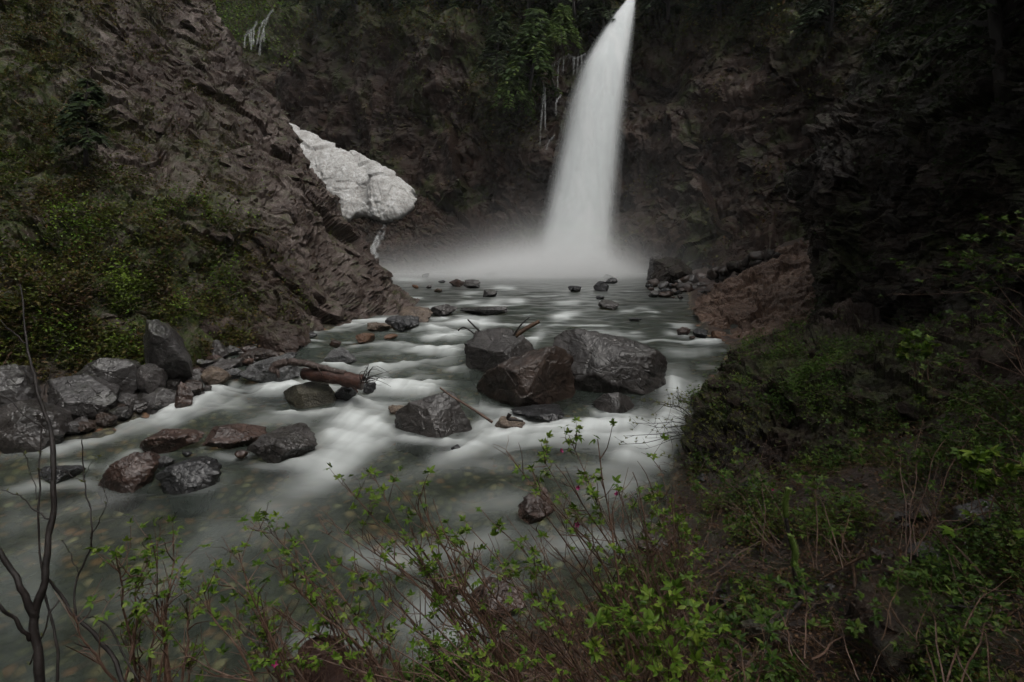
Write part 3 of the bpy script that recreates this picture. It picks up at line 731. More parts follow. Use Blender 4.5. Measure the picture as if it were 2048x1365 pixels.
# ------------------------------------------------------------------ old snow in the gully
sn = rows([
    [(560, 470, 53), (640, 462, 52), (690, 452, 50), (722, 440, 49.4), (770, 444, 48.6), (806, 434, 48.2), (826, 414, 48.2), (830, 402, 48.6)],
    [(560, 440, 51.5), (640, 432, 50), (688, 446, 48.3), (716, 425, 48.3), (764, 440, 47.2), (804, 428, 47), (829, 408, 47.2), (833, 398, 48)],
    [(560, 400, 51.5), (640, 395, 50.2), (688, 405, 48.4), (722, 398, 48.6), (748, 400, 47.3), (796, 398, 47.2), (827, 393, 47.5), (833, 390, 48.3)],
    [(560, 350, 52), (630, 350, 51), (690, 362, 49.3), (728, 362, 49), (752, 352, 48.3), (790, 372, 48), (822, 380, 48), (831, 384, 48.8)],
    [(560, 300, 54), (620, 305, 52.8), (680, 322, 51), (722, 338, 50.2), (752, 334, 49.6), (790, 356, 49), (820, 374, 48.8), (830, 381, 49.2)],
    [(560, 240, 57.5), (585, 252, 57), (650, 282, 54.5), (700, 302, 53), (742, 322, 51.5), (790, 352, 50.4), (818, 370, 49.8), (829, 379, 49.8)],
    [(560, 250, 59), (585, 262, 58.5), (650, 292, 56), (700, 312, 54.5), (742, 332, 53), (790, 362, 52), (818, 382, 51.3), (829, 392, 51)]])
tipw = P(833, 397, 48.4)
for c_, k_ in ((5, .12), (6, .5), (7, .92)): sn[:, c_] = sn[:, c_] * (1 - k_) + tipw * k_      # it tapers to a broken point
Ssn = catmull(sn, 200, 280); Nn = grid_normals(Ssn); pz = Ssn.reshape(-1, 3)
hb, he = blocks(pz / 1.5 + 4, 3)
hb2, _ = blocks(pz / 2.7 + 1, 8); hb3, _ = blocks(pz / .7 + 1, 9)
hh = .15 * fbm(pz * .4, 3) + .26 * hb2 + .14 * hb + .05 * hb3 + .06 * fbm(pz * 2.2, 4)
Vs = pz - Nn.reshape(-1, 3) * (hh * -1)[:, None]
snow = link('snow_patch', mesh_np('snow_patch', Vs, grid_faces(200, 280), M['snow'], True))
tag(snow, 'dirty white wedge of old snow lying in the gully behind the left bluff', 'snow')
# dark rubble apron under the snow, and the melt brook that runs down it
tl = rows([
    [(640, 575, 47), (700, 565, 45), (760, 556, 44.4), (840, 550, 44.2), (930, 547, 44.4), (1030, 546, 44.8)],
    [(640, 520, 47.5), (700, 520, 45.8), (760, 518, 45.2), (840, 518, 45), (930, 525, 45.2), (1030, 538, 45.2)],
    [(640, 480, 48.5), (700, 478, 47), (760, 474, 46.6), (840, 470, 46.4), (930, 490, 46.5), (1030, 528, 46)],
    [(640, 445, 50), (700, 440, 48.8), (760, 434, 48.4), (840, 418, 48), (910, 455, 47.6), (1030, 510, 47)],
    [(640, 400, 54), (700, 400, 52), (760, 400, 51), (840, 395, 50), (910, 430, 49), (1030, 490, 48.5)]])
def tal_moss(V, nn, px, py, t): return np.zeros(len(V))
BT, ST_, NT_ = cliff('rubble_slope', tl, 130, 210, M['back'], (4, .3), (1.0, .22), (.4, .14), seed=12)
ribbons('melt_brook', [[(770, 453), (762, 460), (754, 474), (749, 486), (741, 498), (734, 512), (729, 532)], [(752, 474), (757, 484), (752, 494), (744, 502)], [(765, 458), (768, 466), (762, 476)], [(747, 488), (749, 500), (743, 514), (742, 528)], [(736, 506), (728, 516), (724, 530)], [(744, 497), (752, 508), (752, 520)], [(732, 516), (736, 526), (733, 538)]],
    'narrow white melt brook running down rubble below the snow patch', 'stream', lambda a, b: np.interp(b, [450, 480, 520, 560], [47.3, 45.9, 44.5, 43.7]), .085)

# ------------------------------------------------------------------ spray mist drifting off the plunge pool
def mist_mat():
    m = NT('spray_mist'); tc = m.n('TexCoord').outputs['Object']; sx = m.n('SeparateXYZ', Vector=tc)
    x, y, z = sx.outputs
    zz = m.math('MAXIMUM', z, 0.0)
    def blob(cx, wx, cy, wy, hz, amp):
        a = m.math('POWER', m.math('DIVIDE', m.math('SUBTRACT', x, cx), wx), 2.0)
        b = m.math('POWER', m.math('DIVIDE', m.math('SUBTRACT', y, cy), wy), 2.0)
        c = m.math('DIVIDE', zz, hz)
        return m.math('MULTIPLY', m.math('EXPONENT', m.math('MULTIPLY', m.math('ADD', m.math('ADD', a, b), c), -1.0)), amp)
    d = m.math('ADD', blob(4.6, 3.2, 42.4, 2.4, 1.05, 2.4), blob(1.0, 3.8, 42.4, 2.6, .95, 1.5))
    d = m.math('ADD', d, blob(-1, 9, 42, 4, .75, .55))
    d = m.math('ADD', d, blob(9, 9, 41, 5, 9.0, .011))
    d = m.math('MULTIPLY', d, m.math('SUBTRACT', 1.0, m.math('DIVIDE', zz, 16.0), clamp=True))
    v = m.n('VolumePrincipled'); v.inputs['Color'].default_value = (.985, .99, .99, 1); m.set(v.inputs['Density'], d)
    m.t.links.new(v.outputs[0], m.out.inputs['Volume'])
    m.m.cycles.volume_step_rate = .3
    return m.m
mb = MB(); x0, x1, y0, y1, z0, z1 = -14, 22, 35.5, 46.5, .03, 16
mb.add([(x, y, z) for z in (z0, z1) for y in (y0, y1) for x in (x0, x1)], [(0, 2, 3, 1), (4, 5, 7, 6), (0, 1, 5, 4), (2, 6, 7, 3), (0, 4, 6, 2), (1, 3, 7, 5)])
tag(mb.build('spray_mist', mist_mat()), 'pale spray drifting over the plunge pool around the foot of the waterfall', 'mist', kind='stuff')
# ================================================================== ROCKS
_ico = {}
def ico(level):
    if level not in _ico:
        bm = bmesh.new(); bmesh.ops.create_icosphere(bm, subdivisions=level, radius=1)
        V = np.array([v.co[:] for v in bm.verts]); Fc = np.array([[v.index for v in f.verts] for f in bm.faces]); bm.free()
        _ico[level] = (V / np.linalg.norm(V, axis=1)[:, None], Fc)
    return _ico[level]
def rock_geo(planes, level, seed, rough=.03, sharp=18, scale=1.0):
    """a stone bounded by planes (normal, distance), edges slightly worn, surface chipped"""
    d, Fc = ico(level)
    N = np.array([p[0] for p in planes], float); N /= np.linalg.norm(N, axis=1)[:, None]; h = np.array([p[1] for p in planes], float)
    q = np.maximum(d @ N.T, 0) / h[None]
    r = (q ** sharp).sum(1) ** (-1 / sharp)
    V = d * r[:, None]
    s = np.mean(h)
    b, e, rt = blocks(V / s * 1.7 + seed * 3.7, seed % 60, True); b2, e2 = blocks(V / s * 4.2 + seed, (seed * 3) % 60)
    k = 1 + rough * (1.0 * b + .6 * b2 + 1.0 * fbm(V / s * 1.3 + seed * 1.9, 4, .55) + .22 * fbm(V / s * 7 + seed, 3, .6))
    return V * k[:, None], Fc
def hull(pts):
    pts = sorted(map(tuple, pts))
    def half(ps):
        o = []
        for p in ps:
            while len(o) > 1 and (o[-1][0] - o[-2][0]) * (p[1] - o[-2][1]) - (o[-1][1] - o[-2][1]) * (p[0] - o[-2][0]) <= 0: o.pop()
            o.append(p)
        return o[:-1]
    return half(pts) + half(pts[::-1])
def hero(name, label, cat, outline, t, mat, thick, facets=(), level=5, seed=1, rough=.05, sharp=44, group=None, under=.5, tilt=.3):
    """boulder whose outline, seen from the path, is the given one; facets are extra planes (right, away, up, distance in m)"""
    o = np.array(outline, float)
    if t is None: k_ = o[:, 1].argmax(); t = Wt(o[k_, 0], o[k_, 1]) + .5 * thick
    cpx, cpy = (o[:, 0].min() + o[:, 0].max()) / 2, (o[:, 1].min() + o[:, 1].max()) / 2
    c = P(cpx, cpy, t)
    q = np.stack([(o[:, 0] - cpx) * t / F, (cpy - o[:, 1]) * t / F], 1)
    zmin = q[:, 1].min(); low = q[q[:, 1] < zmin + .25 * np.ptp(q[:, 1])]
    q = np.concatenate([q, low + np.array([0, -under])])
    hp = hull(q); pl = []; rr = random.Random(seed)
    for a, b in zip(hp, hp[1:] + hp[:1]):
        e = np.array([b[0] - a[0], b[1] - a[1]]); L = np.hypot(*e)
        if L < .02: continue
        n = np.array([e[1], -e[0]]) / L; h = n @ np.array(a)
        for sgn in (-1, 1):
            k = tilt * rr.uniform(.5, 1.5); v = np.array([n[0], sgn * k, n[1]]); l = np.linalg.norm(v); pl.append((v / l, max(h / l, .05)))
    pl += [((0, -1, rr.uniform(-.1, .25)), thick), ((0, 1, 0), thick)]
    for f in facets:
        l = math.sqrt(f[0] ** 2 + f[1] ** 2 + f[2] ** 2); pl.append(((f[0], f[1], f[2]), f[3]))
    Nn_ = np.array([p[0] for p in pl], float); Nn_ /= np.linalg.norm(Nn_, axis=1)[:, None]; hh_ = np.array([p[1] for p in pl])
    for _ in range(7):                                             # broken faces cut into it
        v = np.array([rr.gauss(0, .55), rr.uniform(-1, -.5), rr.gauss(.2, .4)]); v /= np.linalg.norm(v)
        sup = 1 / max((Nn_ @ v / hh_).max(), 1e-3); pl.append((v, sup * rr.uniform(.72, .92)))
    V, Fc = rock_geo(pl, level, seed, rough, sharp)
    ob = link(name, mesh_np(name, V, Fc, M[mat], False), loc=c.tolist())
    if label: tag(ob, label, cat, group)
    return ob
def rand_planes(seed, sx, sy, sz, n=13, jag=.32):
    r = np.random.default_rng(seed); pl = []
    for i in range(n):
        zz = 1 - 2 * (i + .5) / n; ph = i * 2.39996 + seed; q_ = math.sqrt(1 - zz * zz)
        v = np.array([q_ * math.cos(ph), q_ * math.sin(ph), zz]) + r.normal(size=3) * .28; v /= np.linalg.norm(v); pl.append((v, 1 - jag * r.random()))
    S = np.array([sx, sy, sz])
    return [(np.array(v) / S, h / np.linalg.norm(np.array(v) / S)) for v, h in pl]
def stone(name, label, px, py, w, h, mat, seed, cat='stone', group=None, depth=None, z=None, sink=.3, level=None, t=None, parent=None):
    """stone w by h photo pixels whose foot stands at pixel (px,py) on the water or at depth t"""
    tt = t if t else Wt(px, py); sx = w * tt / F / 2; sz = h * tt / F / (2 - sink); sy = depth or sx * .8
    b = P(px, py, tt)
    lv = level or (5 if w > 55 else 4 if w > 22 else 3)
    V, Fc = rock_geo(rand_planes(seed, sx * 1.12, sy * 1.1, sz * 1.12), lv, seed, .07, 26)
    ob = link(name, mesh_np(name, V, Fc, M[mat], lv < 4), loc=(b + np.array([0, sy * .5, sz * (1 - sink)])).tolist(), rot=(rnd.uniform(-.15, .15), rnd.uniform(-.15, .15), rnd.uniform(-.6, .6)))
    if label: tag(ob, label, cat, group)
    return ob

# the three great boulders mid-stream and their companions
hero('boulder', 'dark grey boulder, left and rearmost of the great trio in midstream, flat sloping top', 'boulder', [(922, 700), (947, 660), (1002, 654), (1033, 658), (1067, 680), (1080, 700), (1080, 745), (1016, 760), (950, 754), (922, 722)], None, 'boulder', 1.15,
     [(-.25, -.55, 1, .28), (.15, -1, -.1, .62), (-.8, -.7, .1, .72)], 6, 21, .06)
hero('boulder', 'pointed brown boulder in front of the midstream trio, with a reddish slanting face', 'boulder', [(930, 790), (947, 756), (999, 728), (1052, 702), (1101, 692), (1137, 704), (1166, 738), (1178, 770), (1163, 792), (1118, 814), (1098, 826), (1050, 817), (980, 803)], None, 'boulder_brown', 1.0,
     [(.62, -.8, .28, .56), (-.5, -.85, .35, .60), (.1, -.95, -.6, .62), (-.3, -.4, .9, .52)], 6, 22, .06)
hero('boulder', 'largest wet grey boulder, right and rear of the midstream trio, with streaked glossy top', 'boulder', [(1089, 690), (1105, 665), (1129, 656), (1187, 652), (1228, 660), (1264, 680), (1306, 695), (1334, 718), (1340, 742), (1326, 775), (1300, 792), (1240, 796), (1150, 790)], None, 'boulder', 1.5,
     [(.12, -.45, 1, .46), (.75, -.75, .2, 1.0), (-.1, -1, -.05, .85), (.3, -.8, .62, .72)], 6, 23, .055)
hero('boulder', 'small rounded grey boulder at the foot of the largest midstream boulder', 'boulder', [(1183, 804), (1207, 788), (1238, 783), (1269, 794), (1275, 815), (1250, 826), (1205, 823)], None, 'boulder', .42, [(0, -.6, 1, .16)], 5, 24, .07)
hero('boulder', 'dark wedge boulder alone in the white water, a broken stick leaning on it', 'boulder', [(780, 836), (794, 818), (821, 803), (865, 791), (908, 779), (918, 790), (928, 823), (942, 862), (913, 874), (828, 872), (782, 858)], None, 'boulder', .7,
     [(-.15, -.6, 1, .26), (.5, -1, .1, .50), (-.6, -.8, .1, .55)], 6, 25, .06)
hero('boulder', 'olive topped slab boulder tilted under the driftwood logs', 'boulder', [(536, 803), (545, 788), (568, 773), (637, 755), (655, 767), (671, 787), (675, 803), (654, 818), (603, 821), (543, 814)], None, 'mossy', .62,
     [(-.25, -.62, .9, .12), (.35, -1, .0, .42)], 5, 26, .05)
# left bank slabs
hero('slab_rock', 'broad cracked grey slab leaning over the water on the left bank', 'rock', [(92, 760), (157, 742), (236, 792), (225, 820), (191, 850), (140, 862), (100, 830)], None, 'slab', .8, [(.55, -.55, .75, .40), (.1, -1, .1, .5)], 6, 31, .05, tilt=.4)
hero('slab_rock', 'grey slab above the broad cracked slab, touching the brush on the left bank', 'rock', [(150, 750), (178, 732), (205, 712), (262, 722), (281, 752), (250, 785), (215, 800)], 13.9, 'slab', .7, [(.4, -.6, .8, .32), (.2, -1, 0, .45)], 5, 32, .05)
hero('slab_rock', 'pale grey slab at the left edge of the picture behind the bare sapling', 'rock', [(-60, 760), (-20, 735), (40, 724), (62, 760), (70, 830), (20, 860), (-50, 850)], 13.0, 'slab', .8, [(.3, -.8, .6, .5)], 5, 33, .05)
hero('slab_rock', 'dark grey rock under the slab at the left picture edge, low over the water', 'rock', [(-40, 840), (40, 800), (110, 830), (130, 870), (60, 905), (-40, 900)], None, 'boulder', .7, [(.2, -.7, .7, .4)], 5, 34, .06)
hero('slab_rock', 'low cracked grey slab reaching into the water right of the leaning slab', 'rock', [(262, 800), (280, 778), (325, 773), (356, 792), (350, 815), (300, 828), (262, 822)], None, 'slab', .6, [(.1, -.55, .85, .22)], 5, 35, .05)
hero('slab_rock', 'tall upright grey block standing against the brush on the left bank', 'rock', [(276, 690), (280, 642), (318, 638), (346, 664), (372, 725), (345, 748), (285, 745)], 14.2, 'slab', .6, [(-.5, -.9, .1, .42), (.75, -.7, .15, .42)], 5, 36, .05)
hero('boulder', 'rounded dark boulder sitting in front of the upright block on the left bank', 'boulder', [(271, 738), (300, 722), (326, 740), (320, 766), (290, 772), (274, 762)], 14.0, 'cobble', .38, [(0, -.5, 1, .16)], 5, 37, .05)
hero('rock_block', 'dark red brown rock mass at the foot of the bluff where it meets the stream', 'rock', [(490, 690), (510, 655), (560, 640), (600, 655), (612, 684), (560, 694)], 18.4, 'bluff', 1.0, [(0, -.6, .9, .4)], 5, 38, .08)
# lower left stones
hero('boulder', 'rust brown jagged boulder low in the shallows, left foreground', 'boulder', [(195, 968), (219, 933), (258, 908), (290, 905), (309, 937), (275, 966), (219, 980)], None, 'red', .5, [(-.3, -.7, .7, .25), (.6, -.7, .4, .32)], 5, 41, .08)
hero('boulder', 'black wet pitted boulder in the shallows beside the rust brown one', 'boulder', [(314, 950), (342, 930), (396, 922), (438, 947), (410, 969), (349, 983)], None, 'dark', .5, [(0, -.6, .85, .2)], 5, 42, .09)
stone('boulder', 'flat rust and grey boulder awash upstream of the rust brown jagged one', 322, 902, 95, 36, 'red', 43, 'boulder')
stone('boulder', 'flat red and dark boulder awash in the middle of the left shallows', 468, 890, 98, 30, 'red', 44, 'boulder')
stone('boulder', 'dark grey scaly boulder half under water beside the broad white run', 560, 918, 112, 46, 'boulder', 45, 'boulder')
stone('stone', 'small pale stone wedged behind the black pitted boulder', 326, 935, 38, 18, 'pale', 46)
stone('stone', 'small rust red stone just left of the dark scaly boulder', 480, 918, 22, 15, 'red', 47)
stone('stone', 'small dark stone breaking the water above the black pitted boulder', 372, 912, 18, 8, 'dark', 48)
stone('boulder', 'dark low stone with white water curling round it at far left', 120, 958, 66, 22, 'dark', 49, 'boulder')
# mid-stream stones, one by one
for i, (lab, px, py, w, h, mt) in enumerate([
    ('pale speckled rock on top of a dark one off the bluff tip', 822, 642, 54, 28, 'tan'), ('dark flat rock under the pale speckled one off the bluff tip', 804, 659, 60, 26, 'dark'),
    ('tan oval cobble just left of the dark flat rock', 753, 662, 42, 15, 'tan'), ('bright orange brown cobble in the middle riffles', 730, 685, 36, 17, 'orange'), ('flat orange stone awash right of the orange cobble', 780, 677, 26, 7, 'orange'),
    ('grey slanting rock between the bluff tip and the great boulders', 883, 632, 46, 20, 'cobble'), ('blue grey rock under a sheet of water upstream of the boulders', 972, 630, 76, 14, 'slab'),
    ('white and grey rock with a dark notch above the logs', 676, 726, 56, 20, 'pale'), ('small red stone in the riffles above the logs', 668, 694, 21, 13, 'red'), ('dark flat stone near the foot of the bluff', 617, 674, 32, 9, 'dark'),
    ('tan stone at the upstream end of the driftwood', 556, 717, 24, 11, 'tan'), ('greenish dark stone beside the tan one by the driftwood', 578, 719, 24, 13, 'dark'), ('mottled blue white rock behind the curved end of the driftwood', 530, 768, 108, 40, 'pale'),
    ('dark rock wedged under the right end of the red log', 690, 802, 44, 30, 'dark'), ('dark rock at the end of the red log in the spill', 738, 782, 26, 16, 'dark'),
    ('tan rock under the thin sheet of water below the front boulder', 1022, 858, 58, 22, 'tan'), ('brown stone awash left of the wedge boulder', 800, 826, 46, 12, 'tan'),
    ('dark flat rock just below the pointed brown boulder', 1075, 838, 90, 16, 'dark'), ('dark stone at the head of the white tongue', 912, 902, 22, 10, 'dark'),
    ('rust red stone in the near pool behind the salmonberry tops', 1075, 1040, 66, 40, 'red'), ('brown stone in the near shallows under the salmonberry stems', 1000, 1222, 96, 46, 'red'), ('flat brown stone at the near right shore', 1320, 1105, 80, 26, 'boulder_brown'),
    ('dark stone at the foot of the right near bank', 1392, 1118, 74, 34, 'boulder_brown'), ('rounded tan stone under the near water by the bank', 900, 1190, 60, 16, 'tan')]):
    stone('stone', lab, px, py, w, h, mt, 60 + i)
# stones in the pool
for i, (lab, px, py, w, h, mt) in enumerate([
    ('small dark stone at the left end of the pool', 851, 555, 15, 7, 'dark'), ('dark flat stone standing in the mist left of the fall foot', 984, 552, 30, 7, 'dark'), ('reddish stone left of the middle of the pool', 912, 573, 24, 13, 'red'), ('grey stone behind its twin in the middle of the pool', 946, 569, 27, 9, 'cobble'),
    ('pale grey stone in front of its twin in the middle of the pool', 942, 576, 31, 9, 'slab'), ('tiny dark stone left of the reddish pool stone', 884, 566, 13, 5, 'dark'), ('tiny orange stone near the bluff side of the pool', 831, 577, 11, 6, 'orange'), ('tiny green grey stone near the bluff side of the pool', 858, 577, 13, 6, 'cobble'),
    ('tan triangular stone in the pool', 876, 585, 16, 6, 'tan'), ('grey speckled stone alone below the middle of the pool', 980, 594, 28, 13, 'slab'), ('dark oval stone right of the pool centre', 1152, 584, 27, 12, 'dark'), ('dark stone with a raised fin right of the pool centre', 1202, 581, 29, 17, 'dark'),
    ('small dark stone before the fall at right', 1224, 567, 24, 9, 'dark'), ('small misty dark stone nearest the fall at right', 1216, 556, 20, 6, 'dark'), ('small black stone in open water right of centre', 1200, 598, 15, 6, 'dark'), ('low ragged stone in open water above the largest boulder', 1217, 617, 40, 13, 'cobble'),
    ('thin flat stone awash near the right shore', 1269, 642, 26, 6, 'dark'), ('red square stone, left of three in a row at the right shore', 1368, 671, 27, 14, 'red'), ('black stone, middle of three in a row at the right shore', 1402, 674, 29, 15, 'dark'), ('salmon pink stone, right of three in a row at the right shore', 1438, 677, 32, 12, 'orange'), ('tiny brown stone in front of the row of three', 1385, 678, 13, 5, 'red')]):
    stone('stone', lab, px, py, w, h, mt, 100 + i)
# dark boulders and rubble on the far right shore
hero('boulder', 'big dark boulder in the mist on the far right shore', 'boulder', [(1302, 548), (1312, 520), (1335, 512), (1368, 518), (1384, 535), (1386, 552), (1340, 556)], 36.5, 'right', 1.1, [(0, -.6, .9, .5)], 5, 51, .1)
hero('boulder', 'lighter rounded boulder leaning on the left of the big dark misty one', 'boulder', [(1296, 550), (1300, 518), (1318, 510), (1332, 520), (1332, 550)], 37.6, 'cobble', .8, [(0, -.6, .9, .5)], 5, 52, .1)
rub = np.random.default_rng(5)
def where(what, mt, w, px, py, x0, x1, y0, y1):
    col = {'red': 'rust red', 'cobble': 'grey', 'boulder_brown': 'brown', 'dark': 'black', 'slab': 'pale grey', 'right': 'dark', 'boulder': 'dark grey', 'mossy': 'olive'}[mt]
    sz = 'tiny' if w < 12 else 'small' if w < 17 else 'larger'
    h = ['left end', 'left part', 'middle', 'right part', 'right end'][int(np.clip(5 * (px - x0) / (x1 - x0), 0, 4.9))]; v = ['back', 'middle row', 'front'][int(np.clip(3 * (py - y0) / (y1 - y0), 0, 2.9))]
    return '%s %s %s, %s, %s' % (sz, col, what, h, v)
for i in range(70):
    px = rub.uniform(1300, 1425); py = 555 + rub.random() ** .8 * 42 + (px - 1300) * .03; w = 8 + 22 * rub.random() ** 2
    tt = Wt(px, py) * (1 - .012 * rub.random())
    mt = str(rub.choice(['red', 'cobble', 'boulder_brown', 'dark', 'slab', 'boulder_brown']))
    stone('stone', where('stone in the rubble bar right of the pool', mt, w, px, py, 1300, 1425, 555, 600), px, py, w, w * rub.uniform(.35, .6), mt, 200 + i, group='rubble bar on the right of the pool', t=tt, level=3)
for i in range(34):
    px = rub.uniform(1420, 1560); py = np.interp(px, [1420, 1600], [560, 505]) + rub.uniform(-10, 12); w = 9 + 26 * rub.random() ** 2
    x, y, _ = P(px, py, 1) - CAM; tt = np.interp(px, [1420, 1560], [31, 28])
    mt = str(rub.choice(['right', 'boulder_brown', 'cobble']))
    stone('stone', where('fallen block along the top of the brown bedrock apron', mt, w, px, py, 1420, 1560, 500, 570), px, py, w, w * rub.uniform(.5, .8), mt, 300 + i, group='fallen blocks at the top of the apron', t=tt, level=3)
# cobbles between bluff and left slabs
named = [('dark upright boulder at the edge of the left bank brush above the cobbles', 372, 692, 40, 46, 'boulder'), ('reddish grey cobble near the top of the left cobble heap', 403, 712, 32, 30, 'red'), ('broad rounded cobble in the middle of the left cobble heap', 434, 720, 44, 26, 'cobble'), ('smooth blue grey cobble at the right of the left cobble heap', 460, 713, 32, 20, 'slab'),
    ('flat topped cobble at the back of the left cobble heap', 448, 697, 42, 20, 'cobble'), ('red tinted cobble low in the left cobble heap', 427, 728, 32, 18, 'red'), ('pale flat cobble low in the left cobble heap', 407, 735, 30, 16, 'slab'), ('dark cobble with a grey shelf stone on it', 476, 680, 42, 20, 'cobble'),
    ('angular boulder resting against the bluff foot right of the cobbles', 524, 690, 64, 42, 'bluff'), ('tan pink veined boulder at the lip of the left channel', 427, 770, 54, 34, 'tan'), ('round speckled boulder left of the tan veined one', 382, 772, 46, 30, 'cobble'), ('dark boulder below the rounded one on the left bank', 338, 786, 56, 40, 'boulder'),
    ('small white stone beside the little spill in the left channel', 466, 756, 24, 18, 'pale'), ('dark red stone pointing into the left channel', 368, 812, 36, 30, 'red'), ('flat grey rock in the shallow behind the tan veined boulder', 440, 742, 60, 14, 'cobble'), ('dark flat gravel rock at the mouth of the cobble heap', 512, 718, 70, 16, 'boulder_brown'),
    ('pinkish pale stone at the shore right of the cobble heap', 503, 690, 20, 12, 'tan'), ('small orange lit stone at the bluff foot', 566, 664, 14, 10, 'orange')]
for i, (lab, px, py, w, h, mt) in enumerate(named):
    tt = min(Wt(px, py), 20) * (.985 if py > 690 else 1.0)
    stone('boulder' if w > 45 else 'cobble', lab, px, py, w, h, mt, 400 + i, 'boulder' if w > 45 else 'cobble', t=tt)
for i in range(70):
    px = rub.uniform(350, 520); py = rub.uniform(672, 752) - (px - 430) * .12; w = 8 + 16 * rub.random() ** 1.6
    mt = str(rub.choice(['cobble', 'cobble', 'boulder', 'red', 'slab', 'mossy']))
    stone('cobble', where('cobble of the heap between left slabs and bluff', mt, w, px, py, 350, 520, 665, 760), px, py, w, w * rub.uniform(.5, .75), mt, 500 + i, 'cobble', 'small cobbles of the left heap', t=Wt(px, py) * .985, level=3)
for i in range(60):
    px = rub.uniform(60, 420); py = np.interp(px, [0, 200, 280, 420], [880, 850, 815, 775]) + rub.uniform(-26, 12); w = 12 + 34 * rub.random() ** 2
    mt = str(rub.choice(['cobble', 'boulder', 'dark', 'slab', 'boulder_brown'])); 
    stone('stone', where('stone at the water edge below the left slabs', mt, w * .6, px, py, 60, 420, 765, 890), px, py, w, w * rub.uniform(.45, .7), mt, 800 + i, group='stones along the left water edge', t=Wt(px, py) * .985)
# stones along the left foot and the right bank
def ground_t(px, py):
    d = FWD + (px - 1024) / F * RGT + (682.5 - py) / F * UPV
    ts = np.linspace(2, 45, 900); pts = CAM + ts[:, None] * d
    g = ground_z(pts[:, 0], pts[:, 1]); k = np.argmax(pts[:, 2] < g)
    return ts[k] if k else 30.0
for i, (lab, px, py, w, h, mt) in enumerate([
    ('pale grey block half buried in litter on the right bank', 1965, 1062, 78, 52, 'slab'), ('brown grey flat topped stone on the right bank litter', 1868, 1140, 84, 46, 'cobble'), ('rust brown stone behind the flat topped one on the right bank', 1912, 1106, 54, 40, 'red'), ('long dark rock slab near the lower right corner', 1850, 1320, 260, 84, 'right'),
    ('small mossy stone under the shrub at the bottom right', 1524, 1292, 64, 56, 'mossy'), ('small grey stone beside the grey stick on the right bank', 1742, 1205, 50, 30, 'cobble'), ('small stone in the litter left of the pale block', 1818, 1048, 40, 22, 'cobble'), ('flat stone at the bottom right edge', 1880, 1372, 90, 30, 'cobble')]):
    stone('stone', lab, px, py, w, h, mt, 600 + i, t=ground_t(px, py))
for i in range(44):
    px = rub.uniform(1400, 2040); py = rub.uniform(960, 1340); w = 14 + 40 * rub.random() ** 2.5; mt = str(rub.choice(['cobble', 'boulder_brown', 'dark', 'boulder_brown', 'red']))
    stone('stone', where('loose stone in the litter of the right bank', mt, w * .6, px, py, 1400, 2040, 950, 1340), px, py, w, w * rub.uniform(.4, .7), mt, 900 + i, group='loose stones on the right bank', t=ground_t(px, py), level=3 if w < 25 else 4)
# loose and jutting blocks of the cliffs: parts of the cliff they belong to
pool = []
for k in range(10):
    V, Fc = rock_geo(rand_planes(700 + k, 1.0, .8, .62, 11, .4), 3, 700 + k, .08, 22); pool.append((V, Fc))
def blocks_on(ob, S, N, n, mat, region, smin, smax, seed, flip=1):
    r = np.random.default_rng(seed); mats = [mesh_np('rock', V, Fc, mat, False) for V, Fc in pool]
    nr, nc, _ = S.shape; k = 0; tries = 0
    while k < n and tries < 20000:
        tries += 1
        i, j = r.integers(2, nr - 2), r.integers(2, nc - 2); p = S[i, j]; px, py, t = proj(p)
        if not region(px, py, t, r): continue
        s = (smin + (smax - smin) * r.random() ** 2)
        link('rock', mats[r.integers(10)], ob, (p - flip * N[i, j] * s * .25).tolist(), (r.uniform(-.5, .5), r.uniform(.1, .9), r.uniform(-.6, .6)), (s, s * .9, s * r.uniform(.6, 1))); k += 1
blocks_on(BL, SL, NL, 230, M['bluff'], lambda px, py, t, r: 200 < px < 800 and -20 < py < 660 and (px > 420 or py < 330) and r.random() < .8, .12, .75, 1)
blocks_on(BR, SR, NR, 110, M['right'], lambda px, py, t, r: 1590 < px < 2048 and 0 < py < 680, .10, .45, 2)
blocks_on(BO, SO, NO, 120, M['outcrop'], lambda px, py, t, r: 1380 < px < 2048 and 620 < py < 900, .06, .34, 3)
blocks_on(BB, SB, NB, 140, M['back'], lambda px, py, t, r: 600 < px < 1650 and 80 < py < 545, .2, .7, 4)
blocks_on(BT, ST_, NT_, 170, M['back'], lambda px, py, t, r: 690 < px < 1000 and 430 < py < 545, .12, .6, 5)
# ================================================================== WOOD
def poly_tube(mb, pts, r0, r1, n=None, k=7, seed=0, wob=.0):
    pts = spline(pts, n or 5 * len(pts)); m = len(pts)
    if wob: pts = pts + wob * np.stack([pn(np.stack([np.arange(m) * .35, np.full(m, seed + 7.7 * c), np.zeros(m)], 1)) for c in range(3)], 1)
    r = np.linspace(r0, r1, m) * (1 + .18 * pn(np.stack([np.arange(m) * .6, np.full(m, seed * 1.3), np.ones(m)], 1)))
    mb.tube(pts, r, k); return pts
def wood(name, label, pix, r0, r1, mat, cat='stick', group=None, k=7, seed=0, wob=.0, extra=()):
    """one piece of wood along photo pixels (px,py,t); extra = side stubs"""
    pts = [P(*q) for q in pix]; b = pts[0]
    if extra:
        root = empty(name, b, label, cat, group)
        mb = MB(); poly_tube(mb, pts, r0, r1, None, k, seed, wob); mb.build('trunk', mat, root, True, b)
        for e in extra:
            mb = MB(); poly_tube(mb, [P(*q) for q in e[0]], e[1], e[2], None, 6, seed + 1); mb.build('branch_stub', mat, root, True, b)
        return root
    mb = MB(); poly_tube(mb, pts, r0, r1, None, k, seed, wob); o = mb.build(name, mat, None, True, b); o.location = b.tolist()
    return tag(o, label, cat, group)
tl_ = 13.9
